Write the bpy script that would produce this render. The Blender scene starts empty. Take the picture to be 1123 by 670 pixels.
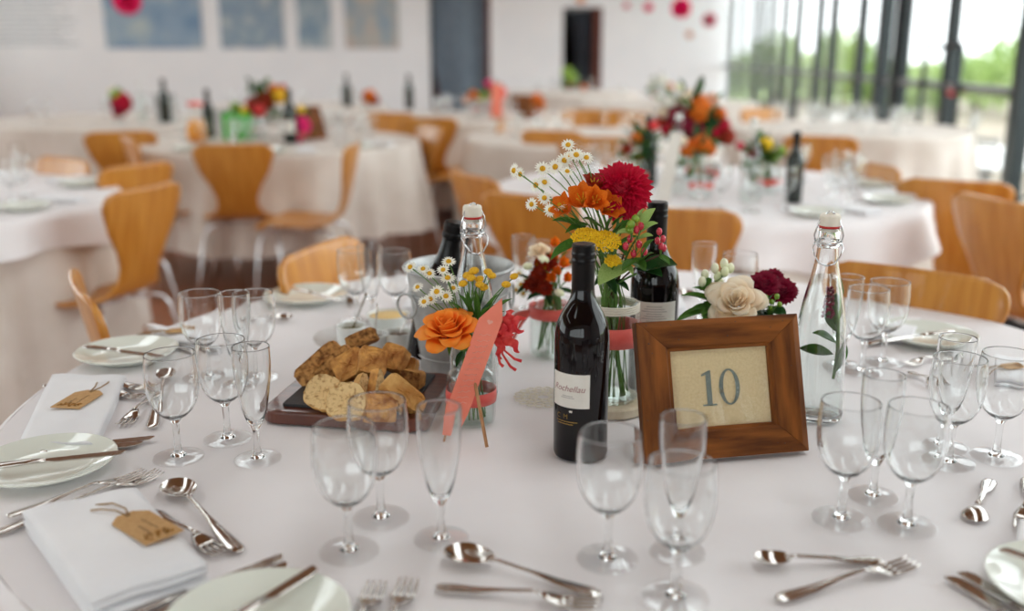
import bpy, math, random
import numpy as np
from mathutils import Vector, Matrix, Euler
random.seed(7)
PI = math.pi
SC = bpy.context.scene
COL = SC.collection

# ------------------------------------------------------------------ camera
FPX, CX, CY, EYE = 1092.0, 561.5, 335.0, 1.28
PITCH = math.atan(283 / FPX)
YAW = math.atan(16 / FPX)
cam_d = bpy.data.cameras.new('camera')
cam = bpy.data.objects.new('camera', cam_d)
COL.objects.link(cam)
cam.location = (0, 0, EYE)
cam.rotation_euler = (PI / 2 - PITCH, 0, YAW)
cam_d.sensor_width = 36.0
cam_d.lens = 36.0 * FPX / 1123.0
cam_d.clip_start = 0.05
cam_d.clip_end = 300
cam_d.dof.use_dof = True
cam_d.dof.focus_distance = 1.37
cam_d.dof.aperture_fstop = 1.9
SC.camera = cam

# ------------------------------------------------------------------ sky, exposure
w = bpy.data.worlds.new('sky')
SC.world = w
w.use_nodes = True
nt = w.node_tree
nt.nodes.clear()
o_ = nt.nodes.new('ShaderNodeOutputWorld')
bg = nt.nodes.new('ShaderNodeBackground')
bg.inputs['Color'].default_value = (0.93, 0.97, 1.0, 1)
bg.inputs['Strength'].default_value = 3.0
nt.links.new(bg.outputs[0], o_.inputs[0])
vs = SC.view_settings
vs.view_transform = 'Standard'
vs.look = 'None'
vs.exposure = 0.58
vs.gamma = 1.0
vs.use_curve_mapping = False
cy = SC.cycles
cy.max_bounces = 14
cy.transmission_bounces = 12
cy.transparent_max_bounces = 24
cy.glossy_bounces = 5
cy.diffuse_bounces = 5
cy.sample_clamp_indirect = 8.0
cy.blur_glossy = 0.6

WINX, BACKY, REARY, LEFTX, CEIL = 3.16, 16.5, -3.2, -9.5, 3.1


ADDED_SKYL = [(-4.9, .28), (-2.1, .28), (.7, .28)]  # unseen roof strips, added to even out the light in the room


def lerp_(a, b, t):
    return a + (b - a) * t


def portal(loc, rot, sx, sy):
    d = bpy.data.lights.new('window_daylight_portal', 'AREA')
    d.shape = 'RECTANGLE'
    d.size = sx
    d.size_y = sy
    d.cycles.is_portal = True
    o = bpy.data.objects.new('window_daylight_portal', d)
    COL.objects.link(o)
    o.location = loc
    o.rotation_euler = rot
    return o


portal((WINX + .12, 8.45, 1.5), (0, PI / 2, 0), 2.9, 16.0)
portal((LEFTX - .12, 7.7, 1.9), (0, -PI / 2, 0), 2.0, 15.4)
for c_, h_ in ADDED_SKYL:
    portal((c_, 7.0, CEIL + .13), (0, 0, 0), 2 * h_, 16.0)
portal((-3.2, REARY - .12, 1.75), (PI / 2, 0, 0), 7.2, 1.5)


# ------------------------------------------------------------------ pixel helpers (photo frame 1123 x 670)
def ray(x, y):
    u = (x - CX) / FPX
    v = (y - CY) / FPX
    c, s = math.cos(PITCH), math.sin(PITCH)
    d = (u, c - v * s, -s - v * c)
    a, b = math.cos(YAW), math.sin(YAW)
    return Vector((d[0] * a - d[1] * b, d[0] * b + d[1] * a, d[2]))


def P(x, y, z=0.75):
    d = ray(x, y)
    t = (z - EYE) / d.z
    return Vector((0, 0, EYE)) + d * t


def PY(x, y, Y):
    d = ray(x, y)
    return Vector((0, 0, EYE)) + d * (Y / d.y)


def PX(x, y, X):
    d = ray(x, y)
    return Vector((0, 0, EYE)) + d * (X / d.x)


# ------------------------------------------------------------------ materials
def lin(r, g, b):
    f = lambda c: (c / 255 / 12.92) if c / 255 <= .04045 else ((c / 255 + .055) / 1.055) ** 2.4
    return (f(r), f(g), f(b), 1)


def base_mat(name):
    m = bpy.data.materials.new(name)
    m.use_nodes = True
    n = m.node_tree
    n.nodes.clear()
    out = n.nodes.new('ShaderNodeOutputMaterial')
    return m, n, out


def pmat(name, c1, c2=None, scale=20, rough=.5, metal=0, bump=0, bscale=None, stretch=(1, 1, 1), detail=4,
         spec=.5, trans=0, sheen=0, sss=0, coat=0, lo=.35, hi=.65):
    m, n, out = base_mat(name)
    p = n.nodes.new('ShaderNodeBsdfPrincipled')
    n.links.new(p.outputs[0], out.inputs[0])
    p.inputs['Roughness'].default_value = rough
    p.inputs['Metallic'].default_value = metal
    p.inputs['Specular IOR Level'].default_value = spec
    p.inputs['Transmission Weight'].default_value = trans
    p.inputs['Sheen Weight'].default_value = sheen
    p.inputs['Coat Weight'].default_value = coat
    if sss:
        p.inputs['Subsurface Weight'].default_value = sss
        p.inputs['Subsurface Radius'].default_value = (.01, .006, .004)
        p.inputs['Subsurface Scale'].default_value = .3
    tc = n.nodes.new('ShaderNodeTexCoord')
    mp = n.nodes.new('ShaderNodeMapping')
    mp.inputs['Scale'].default_value = stretch
    n.links.new(tc.outputs['Object'], mp.inputs[0])
    nz = n.nodes.new('ShaderNodeTexNoise')
    nz.inputs['Scale'].default_value = scale
    nz.inputs['Detail'].default_value = detail
    n.links.new(mp.outputs[0], nz.inputs[0])
    if c2 is None:
        c2 = tuple(c * .9 for c in c1[:3]) + (1,)
    rp = n.nodes.new('ShaderNodeValToRGB')
    rp.color_ramp.elements[0].position = lo
    rp.color_ramp.elements[1].position = hi
    rp.color_ramp.elements[0].color = c1
    rp.color_ramp.elements[1].color = c2
    n.links.new(nz.outputs['Fac'], rp.inputs[0])
    n.links.new(rp.outputs[0], p.inputs['Base Color'])
    if bump:
        nb = n.nodes.new('ShaderNodeTexNoise')
        nb.inputs['Scale'].default_value = bscale or scale * 3
        nb.inputs['Detail'].default_value = 5
        n.links.new(mp.outputs[0], nb.inputs[0])
        bp = n.nodes.new('ShaderNodeBump')
        bp.inputs['Strength'].default_value = bump
        bp.inputs['Distance'].default_value = .002
        n.links.new(nb.outputs['Fac'], bp.inputs['Height'])
        n.links.new(bp.outputs[0], p.inputs['Normal'])
    return m


def glass_mat(name, col=(1, 1, 1, 1), ior=1.45, rough=0.0):
    m, n, out = base_mat(name)
    g = n.nodes.new('ShaderNodeBsdfGlass')
    g.inputs['Color'].default_value = col
    g.inputs['IOR'].default_value = ior
    g.inputs['Roughness'].default_value = rough
    n.links.new(g.outputs[0], out.inputs[0])
    return m


def thin_glass(name, tint=(1, 1, 1, 1), ior=1.5, boost=1.0):
    """thin clear sheet: see-through with fresnel reflection"""
    m, n, out = base_mat(name)
    t = n.nodes.new('ShaderNodeBsdfTransparent')
    t.inputs[0].default_value = tint
    g = n.nodes.new('ShaderNodeBsdfGlossy')
    g.inputs['Roughness'].default_value = .02
    lw = n.nodes.new('ShaderNodeLayerWeight')
    lw.inputs[0].default_value = .5
    pw = n.nodes.new('ShaderNodeMath')
    pw.operation = 'POWER'
    pw.inputs[1].default_value = 5.0
    n.links.new(lw.outputs['Facing'], pw.inputs[0])
    mu = n.nodes.new('ShaderNodeMath')
    mu.operation = 'MULTIPLY_ADD'
    mu.use_clamp = True
    mu.inputs[1].default_value = .9
    mu.inputs[2].default_value = ((ior - 1) / (ior + 1)) ** 2 * boost
    n.links.new(pw.outputs[0], mu.inputs[0])
    mx = n.nodes.new('ShaderNodeMixShader')
    n.links.new(mu.outputs[0], mx.inputs[0])
    n.links.new(t.outputs[0], mx.inputs[1])
    n.links.new(g.outputs[0], mx.inputs[2])
    n.links.new(mx.outputs[0], out.inputs[0])
    return m


def petal_mat(name, c1, c2=None, scale=30, rough=.55, transl=.25):
    m, n, out = base_mat(name)
    p = n.nodes.new('ShaderNodeBsdfPrincipled')
    p.inputs['Roughness'].default_value = rough
    p.inputs['Specular IOR Level'].default_value = .25
    tr = n.nodes.new('ShaderNodeBsdfTranslucent')
    tc = n.nodes.new('ShaderNodeTexCoord')
    nz = n.nodes.new('ShaderNodeTexNoise')
    nz.inputs['Scale'].default_value = scale
    n.links.new(tc.outputs['Object'], nz.inputs[0])
    rp = n.nodes.new('ShaderNodeValToRGB')
    rp.color_ramp.elements[0].color = c1
    rp.color_ramp.elements[1].color = c2 or c1
    rp.color_ramp.elements[0].position = .35
    rp.color_ramp.elements[1].position = .65
    n.links.new(nz.outputs['Fac'], rp.inputs[0])
    n.links.new(rp.outputs[0], p.inputs['Base Color'])
    n.links.new(rp.outputs[0], tr.inputs[0])
    mx = n.nodes.new('ShaderNodeMixShader')
    mx.inputs[0].default_value = transl
    n.links.new(p.outputs[0], mx.inputs[1])
    n.links.new(tr.outputs[0], mx.inputs[2])
    n.links.new(mx.outputs[0], out.inputs[0])
    return m


M = {}
M['wall'] = pmat('white_plaster', lin(246, 249, 251), lin(242, 246, 249), 3, .8, bump=.1, bscale=60)
M['ceiling'] = pmat('timber_ceiling_boards', lin(168, 126, 86), lin(140, 100, 64), 4, .7, stretch=(8, 1, 1))
M['floor'] = pmat('red_brown_floorboards', lin(168, 106, 70), lin(142, 84, 54), 3, .38, bump=.05, stretch=(1, 9, 1))
M['cloth'] = pmat('white_table_linen', lin(238, 234, 235), lin(232, 228, 229), 5, .85, bump=.25, bscale=14)
M['cloth_far'] = pmat('shade_toned_table_linen', lin(224, 216, 208), lin(210, 200, 190), 5, .9)  # same white linen, dimmed and warmed to carry the background shade
M['napkin'] = pmat('white_napkin_linen', lin(240, 240, 242), lin(233, 233, 236), 8, .85, bump=.15, bscale=1200, sheen=.2)
M['ply'] = pmat('amber_beech_plywood', lin(206, 142, 58), lin(186, 118, 38), 6, .38, stretch=(9, 1, 1), coat=.3, bump=.02)
M['ply_edge'] = pmat('plywood_edge', lin(190, 150, 100), lin(140, 96, 54), 200, .5, stretch=(.1, .1, 4))
M['chrome'] = pmat('chrome_tube', (.75, .76, .78, 1), None, 20, .16, metal=1)
M['steel'] = pmat('polished_steel', (.62, .58, .54, 1), (.55, .51, .48, 1), 30, .13, metal=1)
M['galv'] = pmat('galvanised_zinc', lin(196, 197, 195), lin(170, 172, 172), 40, .45, metal=.55, bump=.05)
M['glass'] = glass_mat('clear_glass', (.985, .99, .99, 1), 1.5)
M['thin'] = thin_glass('thin_clear_glass', (.97, .985, .98, 1), 1.45, 1.6)
M['stemware'] = thin_glass('stemware_glass', (.992, .994, .994, 1), 1.5, 1.7)
M['pane'] = thin_glass('window_glass', (.97, .985, .975, 1), 1.5, 1.0)
M['water'] = thin_glass('still_water', (.96, .985, .975, 1), 1.2, 1.0)
M['frame_dark'] = pmat('dark_green_grey_window_metal', lin(38, 50, 52), lin(32, 42, 45), 20, .35, metal=.2)
M['alu'] = pmat('brushed_aluminium', lin(150, 152, 155), lin(130, 133, 137), 30, .35, metal=.7)
M['wood'] = pmat('distressed_brown_wood', lin(138, 80, 30), lin(84, 44, 14), 9, .55, spec=.2, stretch=(1, 7, 7), bump=.12, bscale=50, detail=8)
M['wood_v'] = pmat('distressed_brown_wood_upright', lin(138, 80, 30), lin(84, 44, 14), 9, .55, spec=.2, stretch=(7, 7, 1), bump=.12, bscale=50, detail=8)
M['wood_dark'] = pmat('wood_specks', lin(60, 34, 16), None, 40, .6)
M['linen_card'] = pmat('oatmeal_linen_card', lin(236, 210, 168), lin(226, 198, 154), 300, .8, bump=.1, bscale=700)
M['glitter'] = pmat('silver_grey_glitter', lin(104, 114, 112), lin(148, 156, 150), 1200, .6, bump=.3, bscale=900)
M['black_glass'] = pmat('dark_wine_glass', lin(12, 7, 9), lin(8, 5, 7), 10, .05, spec=.35)
M['black_cap'] = pmat('black_screw_cap', lin(14, 13, 14), None, 20, .28, spec=.25)
M['green_glass'] = pmat('dark_green_bottle_glass', lin(16, 34, 24), lin(12, 26, 18), 10, .08, spec=.7)
M['label'] = pmat('off_white_paper_label', lin(226, 222, 214), lin(220, 215, 206), 60, .7)
M['ink_red'] = pmat('dusky_red_ink', lin(150, 92, 92), None, 60, .7)
M['ink_grey'] = pmat('grey_ink', lin(120, 116, 112), None, 60, .7)
M['ink_pale'] = pmat('pale_grey_ink', lin(180, 176, 170), None, 60, .7)
M['gold'] = pmat('gold_print', lin(150, 120, 60), None, 60, .4, metal=.4)
M['porcelain'] = pmat('pale_celadon_porcelain', lin(232, 236, 226), lin(228, 232, 222), 10, .12, coat=.5)
M['white_ceramic'] = pmat('white_ceramic', lin(232, 234, 230), None, 10, .15, coat=.4)
M['butter'] = pmat('butter', lin(238, 206, 140), lin(226, 188, 118), 40, .35, bump=.2, bscale=60)
M['oil'] = pmat('olive_oil_dip', lin(120, 104, 40), lin(96, 80, 28), 40, .1)
M['vinegar'] = pmat('brown_dip', lin(110, 76, 48), lin(90, 58, 34), 40, .12)
M['crust'] = pmat('bread_crust', lin(224, 166, 88), lin(160, 98, 38), 60, .7, bump=.5, bscale=120)
M['crust_pale'] = pmat('pale_bread_crust', lin(222, 176, 106), lin(192, 136, 66), 40, .7, bump=.5, bscale=120)
M['crumb'] = pmat('seeded_bread_crumb', lin(226, 194, 140), lin(164, 118, 66), 130, .9, bump=1, bscale=220, lo=.5, hi=.68)
M['crumb_brown'] = pmat('brown_bread_crumb', lin(196, 144, 82), lin(118, 74, 34), 120, .9, bump=1, bscale=220, lo=.42, hi=.64)
M['board'] = pmat('dark_red_wood_board', lin(112, 62, 46), lin(78, 38, 28), 8, .3, stretch=(1, 8, 1), coat=.3)
M['slate'] = pmat('black_slate', lin(34, 32, 34), lin(24, 22, 24), 30, .5, bump=.2)
M['coral'] = pmat('coral_ribbon', lin(232, 100, 88), lin(222, 84, 74), 60, .5, sheen=.2)
M['coral_card'] = pmat('coral_card', lin(246, 140, 116), lin(240, 130, 106), 30, .7)
M['coral_print'] = pmat('pale_coral_lettering', lin(248, 176, 156), None, 30, .7)
M['dowel'] = pmat('plain_wood_dowel', lin(190, 142, 98), lin(172, 122, 80), 20, .6, stretch=(6, 6, 1))
M['kraft'] = pmat('brown_kraft_card', lin(196, 156, 104), lin(184, 142, 92), 200, .85)
M['twine'] = pmat('jute_twine', lin(168, 136, 96), lin(140, 110, 74), 300, .9)
M['print_gold'] = pmat('mustard_sprig_print', lin(176, 116, 24), lin(110, 78, 20), 300, .8)
M['ink_dark'] = pmat('dark_brown_ink', lin(110, 88, 66), None, 60, .8)
M['lace'] = pmat('cream_lace', lin(236, 230, 216), lin(228, 220, 204), 100, .9)
M['slice'] = pmat('pale_birch_slice', lin(228, 216, 194), lin(208, 192, 164), 40, .8, bump=.2)
M['stem'] = pmat('green_stems', lin(104, 140, 60), lin(76, 116, 44), 40, .5)
M['stem_dark'] = pmat('brown_stem', lin(84, 52, 36), None, 40, .6)
M['leaf'] = petal_mat('fresh_green_leaf', lin(86, 128, 48), lin(58, 100, 36), 30, .4)
M['leaf_dark'] = petal_mat('dark_green_leaf', lin(40, 80, 34), lin(28, 62, 28), 30, .35, .15)
M['leaf_pale'] = petal_mat('pale_green_leaf', lin(170, 196, 120), lin(146, 178, 96), 30, .45)
M['orange_rose'] = petal_mat('apricot_orange_petals', lin(255, 178, 72), lin(255, 156, 46), 40, .5, .45)
M['cream_rose'] = petal_mat('cream_peach_petals', lin(255, 248, 234), lin(255, 241, 219), 40, .5, .55)
M['dahlia'] = petal_mat('crimson_petals', lin(214, 24, 62), lin(180, 10, 46), 60, .5, .35)
M['burgundy'] = petal_mat('burgundy_petals', lin(146, 10, 52), lin(104, 4, 36), 60, .55, .15)
M['alst'] = petal_mat('burnt_orange_petals', lin(244, 140, 40), lin(214, 92, 22), 70, .45, .35)
M['alst_red'] = petal_mat('rust_red_petals', lin(172, 52, 20), lin(120, 28, 16), 70, .5, .2)
M['glory'] = petal_mat('coral_red_lily_petals', lin(250, 104, 96), lin(236, 66, 76), 50, .45, .35)
M['glory_edge'] = petal_mat('orange_lily_edge', lin(250, 150, 60), None, 50, .45, .3)
M['white_petal'] = petal_mat('white_daisy_petals', lin(250, 250, 240), None, 50, .6, .3)
M['yellow'] = pmat('yellow_florets', lin(250, 212, 24), lin(236, 186, 10), 300, .7, bump=.5, bscale=900)
M['yellow_ball'] = pmat('golden_button_flower', lin(234, 186, 30), lin(206, 148, 10), 600, .8, bump=.6, bscale=900)
M['berry'] = pmat('pink_red_berries', lin(214, 66, 84), lin(190, 40, 62), 60, .25)
M['berry_white'] = pmat('creamy_white_buds', lin(240, 240, 214), lin(220, 228, 180), 60, .4)
M['lime'] = pmat('lime_green_bud', lin(140, 170, 60), lin(110, 146, 40), 60, .4)
M['pink'] = petal_mat('hot_pink_tissue', lin(255, 70, 150), lin(244, 44, 128), 8, .8, .4)
M['pink_pale'] = petal_mat('dusty_pink_tissue', lin(240, 150, 170), lin(234, 130, 154), 8, .8, .3)
M['peach'] = petal_mat('peach_tissue', lin(240, 190, 160), None, 8, .8, .3)
M['red_rubber'] = pmat('red_rubber_gasket', lin(196, 40, 34), None, 30, .5)
M['black_cloth'] = pmat('black_fabric', lin(16, 16, 18), lin(10, 10, 12), 30, .8)
M['curtain_grey'] = pmat('slate_grey_panel', lin(112, 128, 142), lin(100, 116, 130), 6, .7)
M['curtain_dark'] = pmat('charcoal_drape', lin(66, 72, 82), lin(36, 40, 48), 5, .8, stretch=(8, 1, 1))
M['door_wood'] = pmat('red_brown_door_wood', lin(104, 48, 28), lin(84, 36, 22), 4, .5, stretch=(8, 8, 1))
M['dark_void'] = pmat('corridor_dimness', lin(52, 40, 34), None, 4, .9)  # dark colour stands in for the unlit corridor
M['terrace'] = pmat('pale_paving', lin(150, 138, 122), lin(130, 120, 106), 2, .85)
M['grass'] = pmat('lawn', lin(190, 212, 140), lin(168, 198, 116), 4, .9)
M['tree'] = petal_mat('tree_leaves', lin(176, 196, 128), lin(140, 168, 98), .5, .6, .4)  # leaf colour raised to imitate outdoor overexposure
M['bark'] = pmat('bark', lin(96, 82, 66), None, 10, .9)
M['white_top'] = pmat('white_table_top', lin(240, 240, 238), None, 10, .4)
M['red_tape'] = pmat('red_sticker', lin(220, 60, 60), None, 10, .5)
M['juice'] = pmat('orange_juice', lin(240, 160, 40), lin(230, 140, 20), 10, .3)
M['green_gift'] = pmat('bright_green_card', lin(70, 190, 60), lin(60, 176, 52), 10, .6)
M['text_wall'] = pmat('grey_wall_text', lin(170, 182, 188), None, 10, .8)
M['pic_edge'] = pmat('picture_mount', lin(226, 230, 232), None, 10, .6)


def photo_mat(name, cols, scale, seed):
    m, n, out = base_mat(name)
    p = n.nodes.new('ShaderNodeBsdfPrincipled')
    p.inputs['Roughness'].default_value = .6
    n.links.new(p.outputs[0], out.inputs[0])
    tc = n.nodes.new('ShaderNodeTexCoord')
    mp = n.nodes.new('ShaderNodeMapping')
    mp.inputs['Location'].default_value = (seed * 3.1, seed * 1.7, seed)
    n.links.new(tc.outputs['Object'], mp.inputs[0])
    nz = n.nodes.new('ShaderNodeTexNoise')
    nz.inputs['Scale'].default_value = scale
    nz.inputs['Detail'].default_value = 3
    n.links.new(mp.outputs[0], nz.inputs[0])
    rp = n.nodes.new('ShaderNodeValToRGB')
    e = rp.color_ramp.elements
    e[0].position, e[0].color = .34, cols[0]
    e[1].position, e[1].color = .68, cols[-1]
    for i, c in enumerate(cols[1:-1]):
        x = e.new(.34 + .34 * (i + 1) / (len(cols) - 1))
        x.color = c
    n.links.new(nz.outputs['Fac'], rp.inputs[0])
    n.links.new(rp.outputs[0], p.inputs['Base Color'])
    return m


# ------------------------------------------------------------------ mesh builder
def tight(prof, eps=.0007):
    # support loops beside sharp corners so that smooth shading keeps the edge crisp
    out = []
    n = len(prof)
    for i, p in enumerate(prof):
        if 0 < i < n - 1:
            a, b = Vector(prof[i - 1]), Vector(prof[i + 1])
            q = Vector(p)
            d0, d1 = q - a, b - q
            if d0.length > 1e-7 and d1.length > 1e-7 and d0.angle(d1) > .36:
                if d0.length > 2.5 * eps:
                    out.append(tuple(q - d0.normalized() * eps))
                out.append(tuple(p))
                if d1.length > 2.5 * eps:
                    out.append(tuple(q + d1.normalized() * eps))
                continue
        out.append(tuple(p))
    return out


class B:
    def __init__(s):
        s.v = []
        s.f = []

    def add(s, vs_, fs):
        k = len(s.v)
        s.v += [tuple(v) for v in vs_]
        s.f += [tuple(i + k for i in f) for f in fs]
        return s

    def lathe(s, prof, n=32, c=(0, 0, 0), closed=False):
        vs_, fs, rings = [], [], []
        prof = tight(prof)
        for r, z in prof:
            if r < 1e-6:
                rings.append([len(vs_)])
                vs_.append((c[0], c[1], c[2] + z))
            else:
                rings.append(list(range(len(vs_), len(vs_) + n)))
                for i in range(n):
                    a = 2 * PI * i / n
                    vs_.append((c[0] + r * math.cos(a), c[1] + r * math.sin(a), c[2] + z))
        seq = list(zip(rings[:-1], rings[1:]))
        if closed:
            seq.append((rings[-1], rings[0]))
        for A, Bq in seq:
            for i in range(n):
                j = (i + 1) % n
                if len(A) == 1 and len(Bq) == 1:
                    break
                if len(A) == 1:
                    fs.append((A[0], Bq[j], Bq[i]))
                elif len(Bq) == 1:
                    fs.append((A[i], A[j], Bq[0]))
                else:
                    fs.append((A[i], A[j], Bq[j], Bq[i]))
        return s.add(vs_, fs)

    def tube(s, pts, r, n=8, flat=1.0, caps=True):
        pts = [Vector(p) for p in pts]
        if not hasattr(r, '__len__'):
            r = [r] * len(pts)
        vs_, fs = [], []
        t0 = (pts[1] - pts[0]).normalized()
        ref = Vector((0, 0, 1)) if abs(t0.z) < .9 else Vector((1, 0, 0))
        N = (ref - t0 * ref.dot(t0)).normalized()
        for i, p in enumerate(pts):
            t = (pts[min(i + 1, len(pts) - 1)] - pts[max(i - 1, 0)]).normalized()
            N = (N - t * N.dot(t)).normalized()
            Bn = t.cross(N)
            for k in range(n):
                a = 2 * PI * k / n
                vs_.append(p + (N * math.cos(a) * flat + Bn * math.sin(a)) * r[i])
        m = len(pts)
        for i in range(m - 1):
            for k in range(n):
                j = (k + 1) % n
                fs.append((i * n + k, i * n + j, (i + 1) * n + j, (i + 1) * n + k))
        if caps:
            fs.append(tuple(reversed(range(n))))
            fs.append(tuple(range((m - 1) * n, m * n)))
        return s.add(vs_, fs)

    def ring(s, c, R, r, n=24, m=6, axis='z', flat=1):
        pts = []
        for i in range(n + 1):
            a = 2 * PI * i / n
            x, y = R * math.cos(a), R * math.sin(a)
            q = {'z': (x, y, 0), 'y': (x, 0, y), 'x': (0, x, y)}[axis]
            pts.append((c[0] + q[0], c[1] + q[1], c[2] + q[2]))
        return s.tube(pts, r, m, flat, caps=False)

    def box(s, c, size, rz=0):
        hx, hy, hz = size[0] / 2, size[1] / 2, size[2] / 2
        ca, sa = math.cos(rz), math.sin(rz)
        vs_ = []
        for z in (-hz, hz):
            for x, y in ((-hx, -hy), (hx, -hy), (hx, hy), (-hx, hy)):
                vs_.append((c[0] + x * ca - y * sa, c[1] + x * sa + y * ca, c[2] + z))
        return s.add(vs_, [(3, 2, 1, 0), (4, 5, 6, 7), (0, 1, 5, 4), (1, 2, 6, 5), (2, 3, 7, 6), (3, 0, 4, 7)])

    def surf(s, fn, nu, nv, cu=False):
        vs_, fs = [], []
        for j in range(nv + 1):
            for i in range(nu + (0 if cu else 1)):
                vs_.append(fn(i / nu, j / nv))
        W = nu if cu else nu + 1
        for j in range(nv):
            for i in range(nu):
                a, b = j * W + i, j * W + (i + 1) % W
                fs.append((a, b, b + W, a + W))
        return s.add(vs_, fs)

    def ball(s, c, r, nu=10, nv=7, mat=None):
        if not hasattr(r, '__len__'):
            r = (r, r, r)
        prof = []
        vs_, fs = [], []
        vs_.append((0, 0, -r[2]))
        for j in range(1, nv):
            ph = -PI / 2 + PI * j / nv
            for i in range(nu):
                a = 2 * PI * i / nu
                vs_.append((r[0] * math.cos(ph) * math.cos(a), r[1] * math.cos(ph) * math.sin(a), r[2] * math.sin(ph)))
        vs_.append((0, 0, r[2]))
        for i in range(nu):
            fs.append((0, 1 + (i + 1) % nu, 1 + i))
            k = 1 + (nv - 2) * nu
            fs.append((k + i, k + (i + 1) % nu, len(vs_) - 1))
        for j in range(nv - 2):
            for i in range(nu):
                a = 1 + j * nu + i
                b = 1 + j * nu + (i + 1) % nu
                fs.append((a, b, b + nu, a + nu))
        if mat is not None:
            vs_ = [mat @ Vector(v) for v in vs_]
        return s.add([(v[0] + c[0], v[1] + c[1], v[2] + c[2]) for v in vs_], fs)

    def prism(s, outline, z0, z1):
        n = len(outline)
        vs_ = [(x, y, z0) for x, y in outline] + [(x, y, z1) for x, y in outline]
        fs = [tuple(reversed(range(n))), tuple(range(n, 2 * n))]
        for i in range(n):
            j = (i + 1) % n
            fs.append((i, j, n + j, n + i))
        return s.add(vs_, fs)

    def xf(s, mat):
        s.v = [tuple(mat @ Vector(v)) for v in s.v]
        return s

    def mesh(s, name, smooth=True):
        me = bpy.data.meshes.new(name)
        me.from_pydata(s.v, [], s.f)
        if smooth:
            me.polygons.foreach_set('use_smooth', [True] * len(me.polygons))
        me.update()
        return me

    def obj(s, name, mat, parent=None, loc=None, smooth=True, solid=0, bevel=0, sub=0, rot=None):
        return mk(name, s.mesh(name, smooth), mat, parent, loc, solid, bevel, sub, rot)


def mk(name, me, mat, parent=None, loc=None, solid=0, bevel=0, sub=0, rot=None, matrix=None):
    o = bpy.data.objects.new(name, me)
    COL.objects.link(o)
    if mat is not None and not me.materials:
        me.materials.append(M[mat] if isinstance(mat, str) else mat)
    if parent is not None:
        o.parent = parent
    if loc is not None:
        o.location = loc
    if rot is not None:
        o.rotation_euler = rot
    if matrix is not None:
        o.matrix_local = matrix
    if solid:
        md = o.modifiers.new('thickness', 'SOLIDIFY')
        md.thickness = solid
        md.offset = 0
    if bevel:
        md = o.modifiers.new('bevel', 'BEVEL')
        md.width = bevel
        md.segments = 2
        md.limit_method = 'ANGLE'
    if sub:
        md = o.modifiers.new('subdivision', 'SUBSURF')
        md.levels = sub
        md.render_levels = sub
    return o


def tag(o, label, cat, group=None):
    o['label'] = label
    o['category'] = cat
    if group:
        o['group'] = group
    return o


def thing(name, label, cat, loc=(0, 0, 0), rz=0, group=None):
    o = bpy.data.objects.new(name, None)
    o.empty_display_size = .05
    COL.objects.link(o)
    o.location = loc
    o.rotation_euler = (0, 0, rz)
    return tag(o, label, cat, group)


def struct(o):
    o['kind'] = 'structure'
    return o


def dup(root, loc, rz, label=None, group=None, scale=None):
    r = root.copy()
    COL.objects.link(r)
    r.location = loc
    r.rotation_euler = (0, 0, rz)
    if scale:
        r.scale = (scale,) * 3
    if label:
        r['label'] = label
    if group:
        r['group'] = group
    for ch in list(root.children):
        c = ch.copy()
        COL.objects.link(c)
        c.parent = r
        for g in ch.children:
            d = g.copy()
            COL.objects.link(d)
            d.parent = c
    return r


class Proto:
    """first place() moves the original, later ones copy it"""
    def __init__(s, root):
        s.root, s.used = root, False

    def place(s, loc, rz, label, group=None, scale=None):
        if not s.used:
            s.used = True
            r = s.root
            r.location = loc
            r.rotation_euler = (0, 0, rz)
            r['label'] = label
            if group:
                r['group'] = group
            if scale:
                r.scale = (scale,) * 3
            return r
        return dup(s.root, loc, rz, label, group, scale)


def align(nrm, spin=0):
    q = Vector(nrm).normalized().to_track_quat('Z', 'Y')
    return q.to_matrix().to_4x4() @ Matrix.Rotation(spin, 4, 'Z')


def lerp(a, b, t):
    return a + (b - a) * t


def text_mesh(txt, size, shear=0, name='lettering'):
    cu = bpy.data.curves.new('t', 'FONT')
    cu.body = txt
    cu.size = size
    cu.align_x = 'CENTER'
    cu.align_y = 'CENTER'
    cu.shear = shear
    cu.resolution_u = 3
    o = bpy.data.objects.new('t', cu)
    COL.objects.link(o)
    dg = bpy.context.evaluated_depsgraph_get()
    me = bpy.data.meshes.new_from_object(o.evaluated_get(dg))
    me.name = name
    me.materials.clear()
    bpy.data.objects.remove(o)
    return me


# ------------------------------------------------------------------ room shell
struct(B().box((-3.2, 6.65, -.05), (12.9, 19.9, .1)).obj('floor', 'floor', smooth=False))
SKY_Y0, SKY_Y1 = -1.0, 15.0
ce = B()
edges = [LEFTX - .2] + [e for c, h in ADDED_SKYL for e in (c - h, c + h)] + [WINX + .1]
for a_, b_ in zip(edges[0::2], edges[1::2]):
    ce.box(((a_ + b_) / 2, 6.65, CEIL + .05), (b_ - a_, 19.9, .1))
for c, h in ADDED_SKYL:
    ce.box((c, (REARY - .1 + SKY_Y0) / 2, CEIL + .05), (2 * h, SKY_Y0 - REARY + .1, .1))
    ce.box((c, (SKY_Y1 + BACKY + .1) / 2, CEIL + .05), (2 * h, BACKY + .1 - SKY_Y1, .1))
struct(ce.obj('ceiling', 'ceiling', smooth=False))
for i_, (c, h) in enumerate(ADDED_SKYL):  # panes and bars of the added skylights
    rw_ = bpy.data.objects.new('window_%d' % (4 + i_), None)
    COL.objects.link(rw_)
    struct(rw_)
    for k in range(8):
        y0 = lerp_(SKY_Y0, SKY_Y1, k / 8)
        B().box((c, y0 + 1.0, CEIL + .06), (2 * h, 1.94, .008)).obj('pane', 'pane', rw_, smooth=False)
        B().box((c, y0, CEIL + .06), (2 * h, .06, .08)).obj('glazing_bar', 'frame_dark', rw_, smooth=False)
lw_ = B()
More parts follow.
